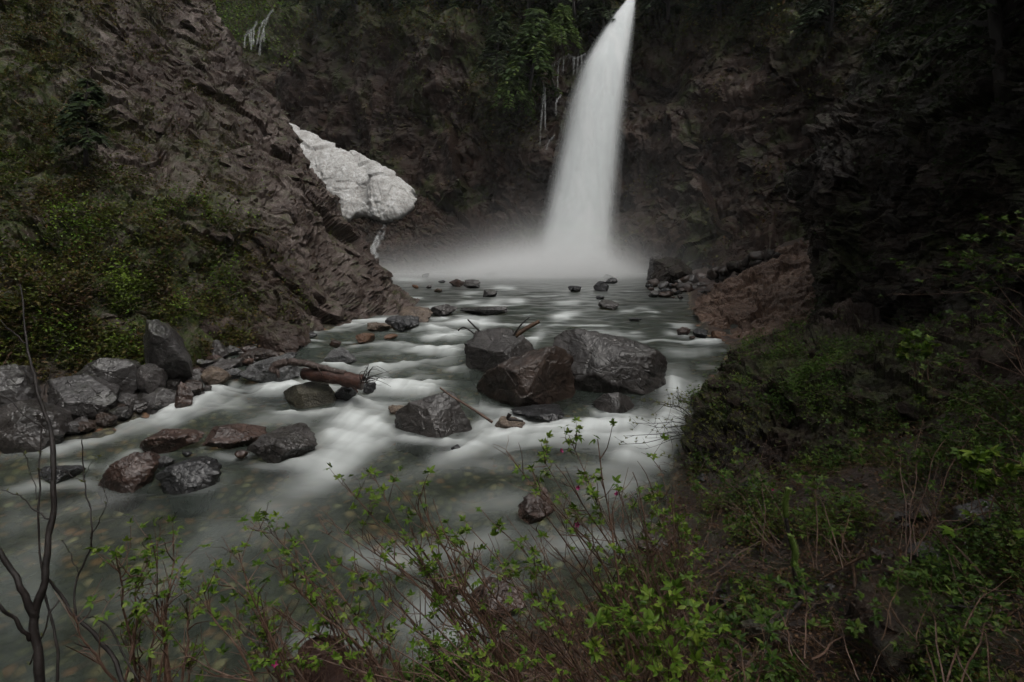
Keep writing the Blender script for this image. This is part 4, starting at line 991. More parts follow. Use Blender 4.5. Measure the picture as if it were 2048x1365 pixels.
wood('driftwood_log', 'speckled curved driftwood trunk resting across the stream stones', [(545, 744, tl_), (552, 732, tl_), (568, 725, tl_), (592, 725, tl_), (620, 730, tl_), (650, 738, tl_), (690, 748, tl_ - .1)], .115, .07, M['logbark'], 'log', None, 9, 3, .02,
     [([(552, 736, tl_), (556, 748, tl_ - .05), (558, 757, tl_ - .05)], .07, .025), ([(634, 733, tl_ - .1), (640, 744, tl_ - .2), (646, 752, tl_ - .2)], .02, .008), ([(655, 738, tl_), (654, 730, tl_)], .02, .008)])
wood('driftwood_log', 'thick barkless red log lying under the curved driftwood trunk', [(609, 748, tl_ + .25), (640, 751, tl_ + .1), (680, 756, tl_), (724, 765, tl_ - .1)], .155, .19, M['log'], 'log', None, 12, 5, .015, [([(700, 770, tl_ - .15), (712, 780, tl_ - .2), (716, 786, tl_ - .2)], .03, .01), ([(716, 766, tl_ - .25), (736, 766, tl_ - .3)], .02, .012)])
root = empty('root_tangle', P(735, 760, 13.6), 'dark tangle of roots at the right end of the red log', 'roots')
for i in range(16):
    a = P(728 + rnd.uniform(-6, 8), 762 + rnd.uniform(-6, 6), 13.6); q = P(735 + rnd.uniform(-10, 50), 742 + rnd.uniform(-8, 40), 13.5 + rnd.uniform(-.2, .3)); m_ = (a + q) / 2 + np.array([0, 0, rnd.uniform(0, .22)])
    m_ = m_ + np.array([rnd.gauss(0, .12), 0, rnd.gauss(0, .08)]); mb = MB(); poly_tube(mb, [a, m_, q], .011, .003, 8, 5, i, .03); mb.build('root', M['bark'], root, True, P(735, 760, 13.6))
wood('broken_stick', 'thin reddish stick leaning from the wedge boulder into the water', [(880, 776, 11.6), (905, 794, 11.5), (940, 815, 11.4), (985, 845, 11.3)], .018, .03, M['cane'])
wood('broken_stick', 'pale brown broken pole jutting up behind the rear midstream boulder', [(1030, 672, 15.2), (1055, 656, 15.2), (1079, 643, 15.2)], .075, .05, M['dead'])
wood('broken_stick', 'thin black forked stick jutting up beside the pale broken pole', [(1026, 672, 15.1), (1042, 650, 15.1), (1059, 635, 15.1)], .03, .012, M['bark'])
wood('broken_stick', 'submerged brown branch slanting to the rear midstream boulder', [(936, 640, 16.4), (946, 650, 15.9), (958, 662, 15.4)], .022, .03, M['bark'])
wood('bent_root', 'small dark curved root hooping over the water left of the rear boulder', [(916, 662, 15.3), (926, 655, 15.3), (938, 660, 15.2), (948, 668, 15.2)], .02, .018, M['bark'])
wood('bent_root', 'short dark snag lying on the tan rock below the front boulder', [(1020, 828, 11.6), (1016, 838, 11.6), (1030, 840, 11.6), (1046, 843, 11.6)], .045, .02, M['bark'], 'snag')
wood('old_stump', 'orange rotten stump at the bottom edge under the salmonberry canes', [(660, 1420, 3.7), (650, 1350, 3.75), (640, 1300, 3.8)], .26, .15, M['log'], 'stump', None, 11, 9, .03)
wood('mossy_root', 'long mossy root arching down the dark right cliff', [(1745, 262, 16.6), (1762, 238, 16.5), (1790, 220, 16.4), (1820, 206, 16.2), (1850, 190, 16), (1890, 170, 15.6)], .06, .14, M['mossbark'], 'root', None, 8, 4, .05)
wood('mossy_root', 'short mossy root climbing beside the long one on the dark right cliff', [(1802, 204, 16.3), (1794, 185, 16.3), (1802, 160, 16.3), (1820, 135, 16.2), (1848, 108, 16)], .06, .10, M['mossbark'], 'root', None, 8, 6, .05)
for i, (lab, pix, r0, r1, mt) in enumerate([
    ('curved orange brown stick standing in the litter of the right bank', [(1682, 1068), (1690, 1090), (1702, 1120), (1708, 1150), (1710, 1192)], .024, .013, 'dead'), ('grey peeled stick slanting through the lower right bank', [(1800, 1150), (1780, 1195), (1765, 1230), (1752, 1278)], .014, .018, 'dead'),
    ('brown broken stick crossing the curved orange one', [(1640, 1160), (1680, 1138), (1730, 1112)], .012, .014, 'dead'), ('dark fallen branch across the bottom right of the bank', [(1360, 1290), (1420, 1225), (1440, 1180), (1530, 1240), (1600, 1200)], .012, .03, 'bark'),
    ('dark rotten branch below the pale shoots', [(1540, 1250), (1570, 1235), (1600, 1205), (1608, 1180)], .03, .025, 'bark'), ('dark short branch left of the grey peeled stick', [(1720, 1238), (1745, 1218), (1762, 1200)], .015, .012, 'bark'),
    ('knotty brown branch rising at the bottom centre of the bank', [(1440, 1400), (1400, 1300), (1370, 1220), (1350, 1150)], .035, .02, 'bark'), ('long pale cane lying along the bottom right edge', [(1830, 1320), (1900, 1345), (1960, 1370)], .014, .01, 'dead'),
    ('bleached twig lying on the litter of the right bank', [(1470, 1160), (1490, 1180), (1560, 1190)], .01, .007, 'dead'), ('brown stick lying flat near the bottom of the right bank', [(1410, 1215), (1425, 1240), (1440, 1275)], .016, .012, 'dead'),
    ('horizontal grey branch lying right of the grey peeled stick', [(1850, 1210), (1900, 1214), (1960, 1216)], .02, .014, 'bark')]):
    wood('fallen_stick', lab, [(a, b, ground_t(a, min(b, 1300)) * .96) for a, b in pix], r0, r1, M[mt], 'stick', seed=i, wob=.01)

# ================================================================== PLANTS
from mathutils import Matrix
def leaflet(L, W_, droop, fold):
    y = np.array([0, .3, .62, 1.0]) * L; zc = -droop * (y / L) ** 2 * L
    w = np.array([.0, .5, .42, 0]) * W_
    V = [(0, y[0], 0), (0, y[1], zc[1]), (0, y[2], zc[2]), (0, y[3], zc[3])]
    for s in (-1, 1):
        V += [(s * w[1], y[1] * .9, zc[1] + fold * w[1]), (s * w[1] * .8, y[1] * 1.45, zc[1] * 1.6 + fold * w[1] * .6), (s * w[2], y[2] * .98, zc[2] + fold * w[2]), (s * w[2] * .45, y[2] * 1.25, zc[2] * 1.4 + fold * .5 * w[2])]
    Fc = [(0, 4, 1), (1, 4, 5), (1, 5, 2), (5, 6, 2), (2, 6, 7), (2, 7, 3), (0, 1, 8), (1, 9, 8), (1, 2, 9), (9, 2, 10), (2, 11, 10), (2, 3, 11)]
    return np.array(V), Fc
def rotz(V, a): c, s = math.cos(a), math.sin(a); return V @ np.array([[c, s, 0], [-s, c, 0], [0, 0, 1]])
def leaf_mesh(kind, mat, k):
    r = random.Random(k); mb = MB()
    if kind == 'trifoliate':
        mb.tube([(0, 0, 0), (0, .22, .03), (0, .42, .02)], [.012, .01, .008], 3, 0.0)
        for a, o, L in ((0, .42, 1.0), (1.15, .36, .78), (-1.15, .36, .78)):
            V, Fc = leaflet(L * r.uniform(.85, 1.15), .5 * L, r.uniform(.05, .35), r.uniform(.1, .45)); V = rotz(V, a + r.uniform(-.15, .15)); mb.add(V + np.array([0, o, .02]), Fc, r.random() * .25)
    elif kind == 'palmate':
        for a in np.linspace(-2.0, 2.0, 5):
            V, Fc = leaflet((1.0 - .12 * abs(a)), .5, r.uniform(.1, .3), .15); mb.add(rotz(V, a), Fc, r.random() * .15)
        mb.tube([(0, 0, 0), (0, -.3, -.25), (0, -.4, -.7)], [.02, .02, .02], 3)
    else:
        for a, o, L in ((0, .25, .8), (.9, .1, .6), (-.9, .1, .6), (2.2, .05, .45)):
            V, Fc = leaflet(L, .45 * L, .15, .4); mb.add(rotz(V, a) + np.array([0, o, .05]), Fc, r.random() * .3)
    return mb.mesh('leaf', mat)
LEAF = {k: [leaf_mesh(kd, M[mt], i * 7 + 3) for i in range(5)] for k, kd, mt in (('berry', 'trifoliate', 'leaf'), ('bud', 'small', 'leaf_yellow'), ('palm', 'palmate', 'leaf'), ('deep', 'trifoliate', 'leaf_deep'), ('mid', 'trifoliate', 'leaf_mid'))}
def flower_mesh():
    mb = MB()
    for k in range(5):
        V, Fc = leaflet(1.0, .8, .3, .5); V = V @ np.array([[1, 0, 0], [0, .5, -.85], [0, .85, .5]]).T; mb.add(rotz(V, k * 1.257), Fc, .1 * k)
    return mb.mesh('flower', M['flower'])
FLOWER = flower_mesh()
def place(name, me, parent, base, p, d, size, r):
    d = Vector(d).normalized(); x = d.cross(Vector((r.uniform(-.5, .5), r.uniform(-.5, .5), 1))).normalized(); z = x.cross(d)
    m = Matrix((x, d, z)).transposed()
    o = bpy.data.objects.new(name, me); COL.objects.link(o); o.parent = parent
    o.matrix_local = Matrix.LocRotScale(Vector((p - base).tolist()), m.to_quaternion(), Vector((size,) * 3)); return o
def shrub(name, label, base, tips, cat='shrub', kind='berry', mat='cane', r0=.0085, leafs=(.024, .048), twigs=(8, 13), seed=0, group=None, bow=.25, per=(2, 4), start=.35, flowers=0, tw_len=(.10, .34), limit=260, bare=8):
    """canes grow from one base (photo pixel + depth) to tips; side twigs carry the leaves"""
    r = random.Random(seed); B = P(*base); root = empty(name, B, label, cat, group); cnt = 0
    alltips = [(q, True) for q in tips] + [((tips[i % len(tips)][0] + r.uniform(-90, 120), tips[i % len(tips)][1] + r.uniform(30, 160)) + tuple(tips[i % len(tips)][2:]), False) for i in range(bare)]
    for tip, leafy in alltips:
        T_ = P(tip[0], tip[1], tip[2] if len(tip) > 2 else base[2] + r.uniform(-.1, .35))
        b0 = B + np.array([r.uniform(-.18, .18), r.uniform(-.15, .15), 0]); L = np.linalg.norm(T_ - b0)
        mid = b0 * .5 + T_ * .5 + np.array([r.uniform(-.05, .05), r.uniform(-.05, .05), r.uniform(.2, 1) * bow * L * .5])
        q1 = (b0 + mid) / 2 + np.array([r.uniform(-.03, .03), 0, r.uniform(0, .04)]) * L
        mb = MB(); n = 14; rr = r0 * r.uniform(.75, 1.25)
        c = poly_tube(mb, [b0, q1, mid, (mid + T_) / 2 + np.array([r.uniform(-.02, .02), r.uniform(-.02, .02), r.uniform(-.02, .03)]) * L, T_], rr, rr * .3, n, 5, r.random() * 50, .02)
        ends = [(c[-1], c[-1] - c[-3])]
        for _ in range(r.randint(*twigs)):
            u = r.uniform(start, .97); i = min(int(u * (n - 1)), n - 2); p = c[i] + (c[i + 1] - c[i]) * (u * (n - 1) - i)
            ax = c[i + 1] - c[i]; ax /= np.linalg.norm(ax) + 1e-9
            dv = ax * r.uniform(.3, .9) + np.array([r.gauss(0, .6), r.gauss(0, .5), r.gauss(.25, .45)]); dv /= np.linalg.norm(dv); l = r.uniform(*tw_len) * (.6 + .5 * (1 - u))
            k1 = p + dv * l * .5 + np.array([0, 0, r.uniform(-.02, .03)]); k2 = p + dv * l + np.array([r.gauss(0, .02), r.gauss(0, .02), r.uniform(-.01, .05)])
            mb.tube(spline([p, k1, k2], 5), np.linspace(rr * .42, rr * .16, 5), 4)
            ends.append((k2, k2 - k1)); 
            if r.random() < .6: ends.append((k1, np.array([r.gauss(0, 1), r.gauss(0, 1), r.gauss(.4, .6)])))
            if r.random() < .5:
                k3 = k1 + np.array([r.gauss(0, .5), r.gauss(0, .4), r.gauss(.3, .4)]) * l * .6; mb.tube([k1, (k1 + k3) / 2 + .01, k3], [rr * .25, rr * .2, rr * .12], 3); ends.append((k3, k3 - k1))
        stem = mb.build('stem', M[mat], root, False, B)
        for p, d in ends:
            if r.random() < (.2 if leafy else .82): continue
            for _ in range(r.randint(*per)):
                if cnt >= limit: break
                dd = d / (np.linalg.norm(d) + 1e-9) * .6 + np.array([r.gauss(0, .7), r.gauss(0, .7), r.gauss(.25, .45)])
                place('leaf', r.choice(LEAF[kind]), stem, B, p, dd, r.uniform(*leafs), r); cnt += 1
        if flowers > 0 and len(ends) > 2:
            p, d = r.choice(ends[1:]); place('flower', FLOWER, stem, B, p - np.array([0, 0, .02]), np.array([r.gauss(0, .3), -.5, -.7]), .028, r); flowers -= 1
    return root
G1 = 'salmonberry shrubs along the near bank'
shrub('salmonberry_shrub', 'tallest salmonberry shrub at bottom centre, pink flowers near its top', (1330, 1440, 3.5), [(1140, 872), (1195, 882), (1085, 915), (1062, 962), (1120, 1005), (1232, 1035), (1165, 940), (1010, 905), (1110, 930)], seed=1, flowers=4, group=G1)
shrub('salmonberry_shrub', 'leafy salmonberry shrub left of the tallest one, canes swept to the left', (1240, 1470, 3.35), [(930, 1042), (962, 1020), (885, 1075), (1000, 1110), (845, 1140), (905, 1180), (1060, 1060), (960, 1150)], seed=2, group=G1)
shrub('salmonberry_shrub', 'bright green salmonberry clump with crowded tops left of bottom centre', (1060, 1500, 3.3), [(680, 958), (745, 952), (790, 968), (832, 988), (702, 1060), (650, 1040), (868, 1000), (760, 1040), (820, 1060), (860, 1105)], seed=3, group=G1, per=(2, 4))
shrub('salmonberry_shrub', 'sparse twiggy salmonberry shrub with red canes at lower left of centre', (820, 1500, 3.2), [(600, 1075), (540, 1062), (500, 1045), (620, 1160), (705, 1130), (575, 1120), (660, 1200)], seed=4, group=G1, per=(1, 3))
shrub('salmonberry_shrub', 'low salmonberry shrub with a single dark pink flower, lower left', (650, 1520, 3.1), [(480, 1112), (398, 1168), (505, 1185), (445, 1215), (540, 1250), (470, 1290), (430, 1145)], seed=5, flowers=1, group=G1, per=(2, 4))
shrub('salmonberry_shrub', 'small salmonberry shrub beside the bare sapling at lower left', (310, 1450, 3.0), [(300, 1085), (345, 1078), (238, 1112), (270, 1150), (335, 1190), (380, 1300), (250, 1290)], seed=6, group=G1, per=(1, 3))
shrub('salmonberry_shrub', 'salmonberry shrub reaching over the near shore just right of the tallest one', (1420, 1440, 3.6), [(1320, 930), (1300, 962), (1272, 985), (1345, 1010), (1365, 1085), (1295, 1070), (1240, 1110)], seed=7, group=G1)
shrub('salmonberry_shrub', 'low tangled salmonberry shrub along the bottom edge, mostly red canes', (1180, 1560, 3.0), [(700, 1250), (760, 1210), (820, 1270), (900, 1230), (980, 1260), (640, 1320), (1060, 1200), (880, 1320)], seed=8, group=G1, per=(1, 2), twigs=(5, 9))
shrub('salmonberry_shrub', 'broad leaved salmonberry sprouting at the bottom edge right of centre', (1330, 1500, 2.9), [(1300, 1190), (1350, 1180), (1260, 1250), (1400, 1290), (1190, 1300), (1330, 1260)], seed=9, group=G1, leafs=(.038, .065), r0=.006)
G2 = 'arching brambles on the right bank'
for i, (lab, base, tips, kw) in enumerate([
    ('bramble whose long orange cane arches from the right edge past the green tuft', (2120, 940, 5.0), [(1815, 745, 5.6), (1800, 705, 5.8)], dict(twigs=(2, 4), start=.6)),
    ('bramble with a high arching cane over the bedrock at the right edge', (2150, 720, 5.2), [(1800, 530, 5.9), (1880, 560, 5.8), (1900, 500, 5.8)], dict(twigs=(4, 7), start=.45)),
    ('leafy bramble crown at the right edge, highest of the right brambles', (2160, 640, 5.0), [(1985, 450, 5.4), (2030, 430, 5.3), (1940, 480, 5.6), (1900, 525, 5.7), (2000, 540, 5.4)], dict(twigs=(5, 9), start=.4)),
    ('bramble tuft growing in front of the outcrop below the high arching cane', (2080, 760, 5.6), [(1900, 630, 6.2), (1950, 600, 6.0), (1990, 660, 5.8), (1850, 660, 6.4)], dict(twigs=(4, 7))),
    ('bramble with yellowish canes leaning left across the right bank', (1920, 1140, 4.8), [(1700, 875, 6.0), (1745, 830, 6.2), (1660, 850, 6.4), (1680, 920, 6)], dict(twigs=(4, 8))),
    ('bramble clump in the middle of the right bank, long bare stems', (1850, 1120, 4.9), [(1845, 840, 5.8), (1900, 860, 5.6), (1960, 830, 5.4), (1800, 900, 5.8), (1880, 920, 5.4)], dict(twigs=(4, 7))),
    ('bramble at the right edge under the arching canes, dark leaves', (2100, 1180, 4.2), [(1960, 900, 4.9), (2020, 870, 4.8), (1990, 980, 4.6), (2035, 1010, 4.5)], dict(twigs=(4, 7))),
    ('flowering bramble over the shore rocks with two pink flowers', (1560, 1110, 5.6), [(1420, 920, 6.6), (1480, 915, 6.6), (1450, 960, 6.4), (1390, 985, 6.4), (1520, 950, 6.4), (1400, 1040, 6)], dict(twigs=(4, 8), flowers=2)),
    ('low bramble with fresh leaves behind the pale shoots', (1660, 1130, 5.0), [(1580, 960, 6), (1640, 965, 6), (1540, 1010, 5.8), (1620, 1040, 5.6), (1700, 1000, 5.8)], dict(twigs=(4, 8))),
    ('low bramble with big fresh leaves near the bottom right', (1640, 1330, 3.6), [(1540, 1180, 4.2), (1600, 1160, 4.2), (1660, 1220, 4), (1500, 1230, 4.2), (1700, 1270, 3.9)], dict(twigs=(3, 6), leafs=(.038, .065))),
    ('low leafy bramble left of the flat topped stone', (1790, 1260, 3.9), [(1720, 1140, 4.6), (1800, 1120, 4.6), (1850, 1160, 4.4), (1760, 1180, 4.4)], dict(twigs=(3, 6))),
    ('bramble in the bottom right corner with thin brown stems', (1960, 1420, 3.2), [(1850, 1200, 4), (1920, 1180, 4), (1980, 1230, 3.8), (2030, 1150, 3.9), (1890, 1270, 3.6)], dict(twigs=(3, 6))),
    ('fresh bramble sprouting at the bottom edge among the litter', (1480, 1430, 3.2), [(1420, 1240, 3.7), (1470, 1280, 3.6), (1520, 1250, 3.7), (1380, 1320, 3.4), (1560, 1330, 3.5)], dict(twigs=(3, 6), leafs=(.038, .065))),
    ('bright leaf tuft on the outcrop under the end of the long arching cane', (1840, 760, 6.6), [(1815, 690, 6.7), (1835, 695, 6.7), (1800, 715, 6.7), (1850, 712, 6.6)], dict(twigs=(3, 5), kind='palm', leafs=(.05, .09)))]):
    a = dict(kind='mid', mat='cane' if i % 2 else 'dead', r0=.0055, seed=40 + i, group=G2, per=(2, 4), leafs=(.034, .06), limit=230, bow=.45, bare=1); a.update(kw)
    shrub('bramble', lab, base, tips, 'bramble', **a)
G3 = 'budding willow bushes on the near right shore'
for i, (lab, base, tips) in enumerate([
    ('fine twigged budding bush overhanging the white chute', (1430, 880, 10.4), [(1250, 872), (1290, 800), (1268, 845), (1330, 812), (1345, 790), (1240, 890), (1310, 855), (1360, 835), (1290, 900), (1380, 810)]),
    ('yellow green budding bush on the mossy shore rock', (1480, 900, 9.8), [(1400, 800), (1440, 790), (1480, 770), (1510, 800), (1420, 850), (1460, 830), (1380, 880), (1520, 840)]),
    ('yellow green budding bush low by the water below the mossy rock', (1450, 960, 9.0), [(1380, 880), (1420, 870), (1470, 880), (1350, 920), (1500, 900), (1440, 900), (1530, 890)])]):
    shrub('willow_bush', lab, base, tips, 'bush', 'bud', 'bark', .010, (.03, .055), (8, 12), 60 + i, G3, .3, (2, 4), .25, 0, (.2, .5), 300, 0)
shrub('palmate_plant', 'broad star shaped leaves on a stem near the right edge', (1990, 1030, 4.6), [(1960, 915, 4.7), (1985, 905, 4.7), (1940, 925, 4.8)], 'plant', 'palm', 'cane', .006, (.08, .11), (1, 2), 71, None, .1, (2, 3))
# bare sapling at the left edge
sb = P(85, 1420, 2.9); SAPK = .68
sap = empty('bare_sapling', sb, 'bare dark sapling with forked trunk at the left edge, tiny yellow buds', 'sapling')
rs = random.Random(5)
for nm, ln, r0, r1 in [
    ('trunk', [(88, 1440, 2.9), (78, 1330, 2.9), (70, 1240, 2.92), (88, 1160, 2.95), (98, 1080, 3.0), (105, 980, 3.05), (106, 900, 3.1), (96, 850, 3.15), (70, 760, 3.2), (55, 690, 3.3), (42, 570, 3.4)], .036, .006),
    ('branch', [(70, 1240, 2.92), (50, 1190, 2.9), (20, 1140, 2.9), (-20, 1080, 2.9)], .028, .016), ('branch', [(62, 1280, 2.9), (30, 1240, 2.85), (-10, 1200, 2.8)], .016, .010),
    ('branch', [(250, 1380, 2.9), (215, 1300, 2.95), (180, 1260, 3.0), (150, 1230, 3.0), (120, 1190, 3.0), (88, 1150, 2.95)], .018, .009), ('branch', [(150, 1230, 3.0), (150, 1170, 3.05), (175, 1110, 3.1), (185, 1060, 3.1), (175, 1000, 3.15), (168, 940, 3.2), (165, 880, 3.2)], .009, .004),
    ('branch', [(180, 1080, 3.1), (205, 1030, 3.1), (215, 1000, 3.1), (195, 960, 3.1)], .004, .002), ('branch', [(160, 1145, 3.05), (140, 1110, 3.05), (125, 1080, 3.05)], .004, .002), ('branch', [(100, 1040, 3.0), (70, 1020, 3.0), (40, 995, 3.0), (5, 980, 3.0)], .006, .003),
    ('branch', [(72, 1000, 3.05), (62, 950, 3.1), (45, 900, 3.1)], .004, .002), ('branch', [(104, 930, 3.1), (140, 950, 3.1), (170, 965, 3.1)], .004, .002), ('branch', [(100, 860, 3.15), (60, 840, 3.2), (20, 800, 3.2), (-10, 790, 3.2)], .006, .003),
    ('branch', [(110, 1420, 2.9), (118, 1320, 2.95), (100, 1240, 3.0), (80, 1130, 3.05), (78, 1000, 3.1), (82, 900, 3.15), (84, 800, 3.2)], .012, .004), ('branch', [(55, 690, 3.3), (20, 660, 3.3), (0, 640, 3.3)], .006, .003), ('branch', [(85, 790, 3.2), (110, 720, 3.25), (135, 690, 3.3)], .004, .002),
    ('branch', [(165, 960, 3.2), (180, 930, 3.2), (200, 915, 3.2)], .003, .0015), ('branch', [(120, 1200, 3), (100, 1230, 2.95), (60, 1330, 2.9)], .007, .005), ('branch', [(278, 1370, 2.9), (215, 1250, 3.0), (165, 1235, 3.0)], .008, .006)]:
    mb = MB(); c = poly_tube(mb, [P(*q) for q in ln], r0 * SAPK, r1 * SAPK, None, 7, rs.random() * 9, .012); mb.build(nm, M['bark'], sap, True, sb)
    for _ in range(3 if nm == 'branch' else 0):
        p = c[rs.randrange(len(c) // 2, len(c))]; place('bud', LEAF['bud'][rs.randrange(5)], sap, sb, p, np.array([rs.gauss(0, .6), rs.gauss(0, .6), .8]), rs.uniform(.012, .028), rs)
# pale candle-like shoots of spiny shrub
def shoot(label, pix, t):
    b = P(*pix[0], t); root = empty('unfurling_shoot', b, label, 'plant shoot'); mb = MB(); poly_tube(mb, [P(a, c, t) for a, c in pix[:2]] + [P(*pix[2], t)], .022, .017, 8, 6, 2, .006); mb.build('stem', M['bark'], root, True, b)
    mb = MB(); c = spline([P(a, c, t) for a, c in pix[2:]], 26); n = len(c); r_ = random.Random(4)
    mb.tube(c, .022 * np.sin(np.linspace(.35, 3.0, n)) ** .6, 8, .3)
    for i in range(n):
        for j in range(9):
            a = j * .7 + i * 1.1; d = np.array([math.cos(a), math.sin(a), .8]); rad_ = .018 * math.sin(.35 + 2.65 * i / n) ** .6
            V, Fc = leaflet(r_.uniform(.02, .04), .014, -.2, .3); d /= np.linalg.norm(d); x = np.cross(d, (0, 0, 1)); x /= np.linalg.norm(x); z = np.cross(x, d)
            mb.add(V @ np.array([x, d, z]) + c[i] + rad_ * np.array([d[0], d[1], 0]), Fc, r_.random() * .6)
    mb.build('bud_spike', M['shoot'], root, False, b)
shoot('pale green unfurling spike, upper of two on the right bank', [(1586, 1100), (1578, 1070), (1572, 1036), (1570, 1010), (1576, 980)], 5.2)
shoot('pale green unfurling spike, lower of two on the right bank', [(1600, 1200), (1593, 1165), (1587, 1134), (1590, 1105), (1580, 1074)], 4.8)

# ------------------------------------------------------------------ conifers
def conifer(name, label, foot, top, t, rad, mat, seed, group=None, nb=54, droop=.35, spray=.34, lean=0):
    r = random.Random(seed); B = P(*foot, t); T_ = P(*top, t - lean); H = np.linalg.norm(T_ - B); ax = (T_ - B) / H
    root = empty(name, B, label, 'tree', group)
    mb = MB(); mb.tube(spline([B - np.array([0, .1, .5]), B + .5 * (T_ - B) + np.array([r.gauss(0, .03), 0, 0]) * H, T_], 10), np.linspace(.022 * H + .03, .01, 10), 7); mb.build('trunk', M['bark'], root, True, B)
    mb = MB(); tips = MB()
    for i in range(nb):
        u = (i + r.random()) / nb; a = r.uniform(0, 2 * math.pi); L = rad * (1 - u) ** .75 * r.uniform(.65, 1.15) + .05 * rad
        p0 = B + (T_ - B) * (.06 + .93 * u); o = np.array([math.cos(a), math.sin(a), 0])
        c = spline([p0, p0 + o * L * .5 + np.array([0, 0, .10 * L]), p0 + o * L + np.array([0, 0, -droop * L])], 9)
        mb.tube(c, np.linspace(.012 * H * (1 - u) + .008, .004, 9), 3)
        sd = np.array([-o[1], o[0], 0])
        for k in range(2, 9):
            for s in (-1, 1):
                for q in range(2):
                    l = spray * (.55 + .9 * r.random()) * (1.15 - .5 * k / 9); d = sd * s * r.uniform(.5, 1) + o * r.uniform(.3, .9) + np.array([0, 0, r.uniform(-.55, .05)]); d /= np.linalg.norm(d)
                    b = c[k] + (c[k] - c[k - 1]) * (q * .5) ; x = np.cross(d, (0, 0, 1)); x /= np.linalg.norm(x) + 1e-6; w = l * r.uniform(.16, .26); dn = np.array([0, 0, -.12 * l])
                    V = [b, b + d * l * .45 + x * w + dn * .3, b + d * l + dn, b + d * l * .45 - x * w + dn * .3, b + d * l * .5 + np.array([0, 0, .05 * l])]
                    tips.add(V, [(0, 1, 4), (1, 2, 4), (2, 3, 4), (3, 0, 4)], r.random() * .5 + .25 * (k / 9))
    mb.build('branches', M['bark'], root, False, B)
    tips.build('crown', M[mat], root, False, B)
conifer('cedar_tree', 'bright green drooping cedar clinging to the headwall left of the fall', (1058, 172), (1072, 16), 44.3, 2.6, 'cedar', 1, nb=64, droop=.5, spray=.75)
conifer('cedar_tree', 'lower yellow green cedar bough hanging below the bright drooping cedar', (1022, 205), (1040, 110), 44.2, 1.7, 'cedar', 2, nb=40, droop=.6, spray=.55)
conifer('cedar_tree', 'darker cedar left of the bright drooping one on the headwall', (990, 150), (1002, 24), 45.2, 2.0, 'needle', 3, nb=44, droop=.5, spray=.6)
conifer('cedar_tree', 'slim green cedar between the bright drooping cedar and the fall', (1120, 84), (1128, 10), 44.8, 1.8, 'cedar', 4, nb=40, droop=.45, spray=.55)
for i, (lab, fx, fy, tx, ty, t, rd) in enumerate([
    ('dark conifer on the rim nearest the lip of the fall on its left', 1208, 55, 1215, -90, 47.5, 2.4), ('dark conifer on the rim above the slim green cedar', 1150, 30, 1150, -140, 48.5, 2.6), ('dark conifer on the rim above the bright drooping cedar', 1060, 20, 1062, -150, 48.5, 2.8), ('dark conifer on the rim above the darker cedar', 960, 30, 955, -130, 49.5, 2.8),
    ('dark conifer on the rim over the middle of the headwall', 870, 20, 868, -150, 51, 3), ('dark conifer on the rim left of the headwall middle', 790, 30, 785, -140, 53, 3), ('dark conifer on the rim above the snow gully', 715, 25, 712, -150, 55, 3.2), ('dark conifer on the rim beside the green slope', 640, 30, 640, -140, 58, 3.2),
    ('dark conifer on the rim just right of the lip of the fall', 1335, 30, 1335, -130, 46.5, 2.6), ('dark conifer on the rim well right of the fall', 1440, 30, 1440, -140, 44.5, 2.6), ('dark conifer on the rim midway to the right cliff', 1550, 40, 1552, -130, 42, 2.6), ('dark conifer on the rim beside the right cliff top', 1660, 60, 1665, -110, 39, 2.6)]):
    conifer('conifer', lab, (fx, fy), (tx, ty), t, rd, 'needle', 10 + i, 'conifers along the headwall rim', 46, .3, .7)
conifer('fir_tree', 'small dark fir growing out of the brush on the left slope', (172, 300), (176, 158), 18.2, 1.05, 'needle', 30, None, 46, .25, .26)
for i, (lab, fx, fy, tx, ty, t, rd) in enumerate([('dark conifer on top of the right cliff, nearest the fall', 1850, 60, 1850, -420, 17.5, 2.6), ('dark conifer hanging over the right cliff at the picture edge', 2010, 160, 1990, -420, 12.5, 2.4)]):
    conifer('conifer', lab, (fx, fy), (tx, ty), t, rd, 'needle', 33 + i, 'conifers on the right cliff', 110, .4, .22)

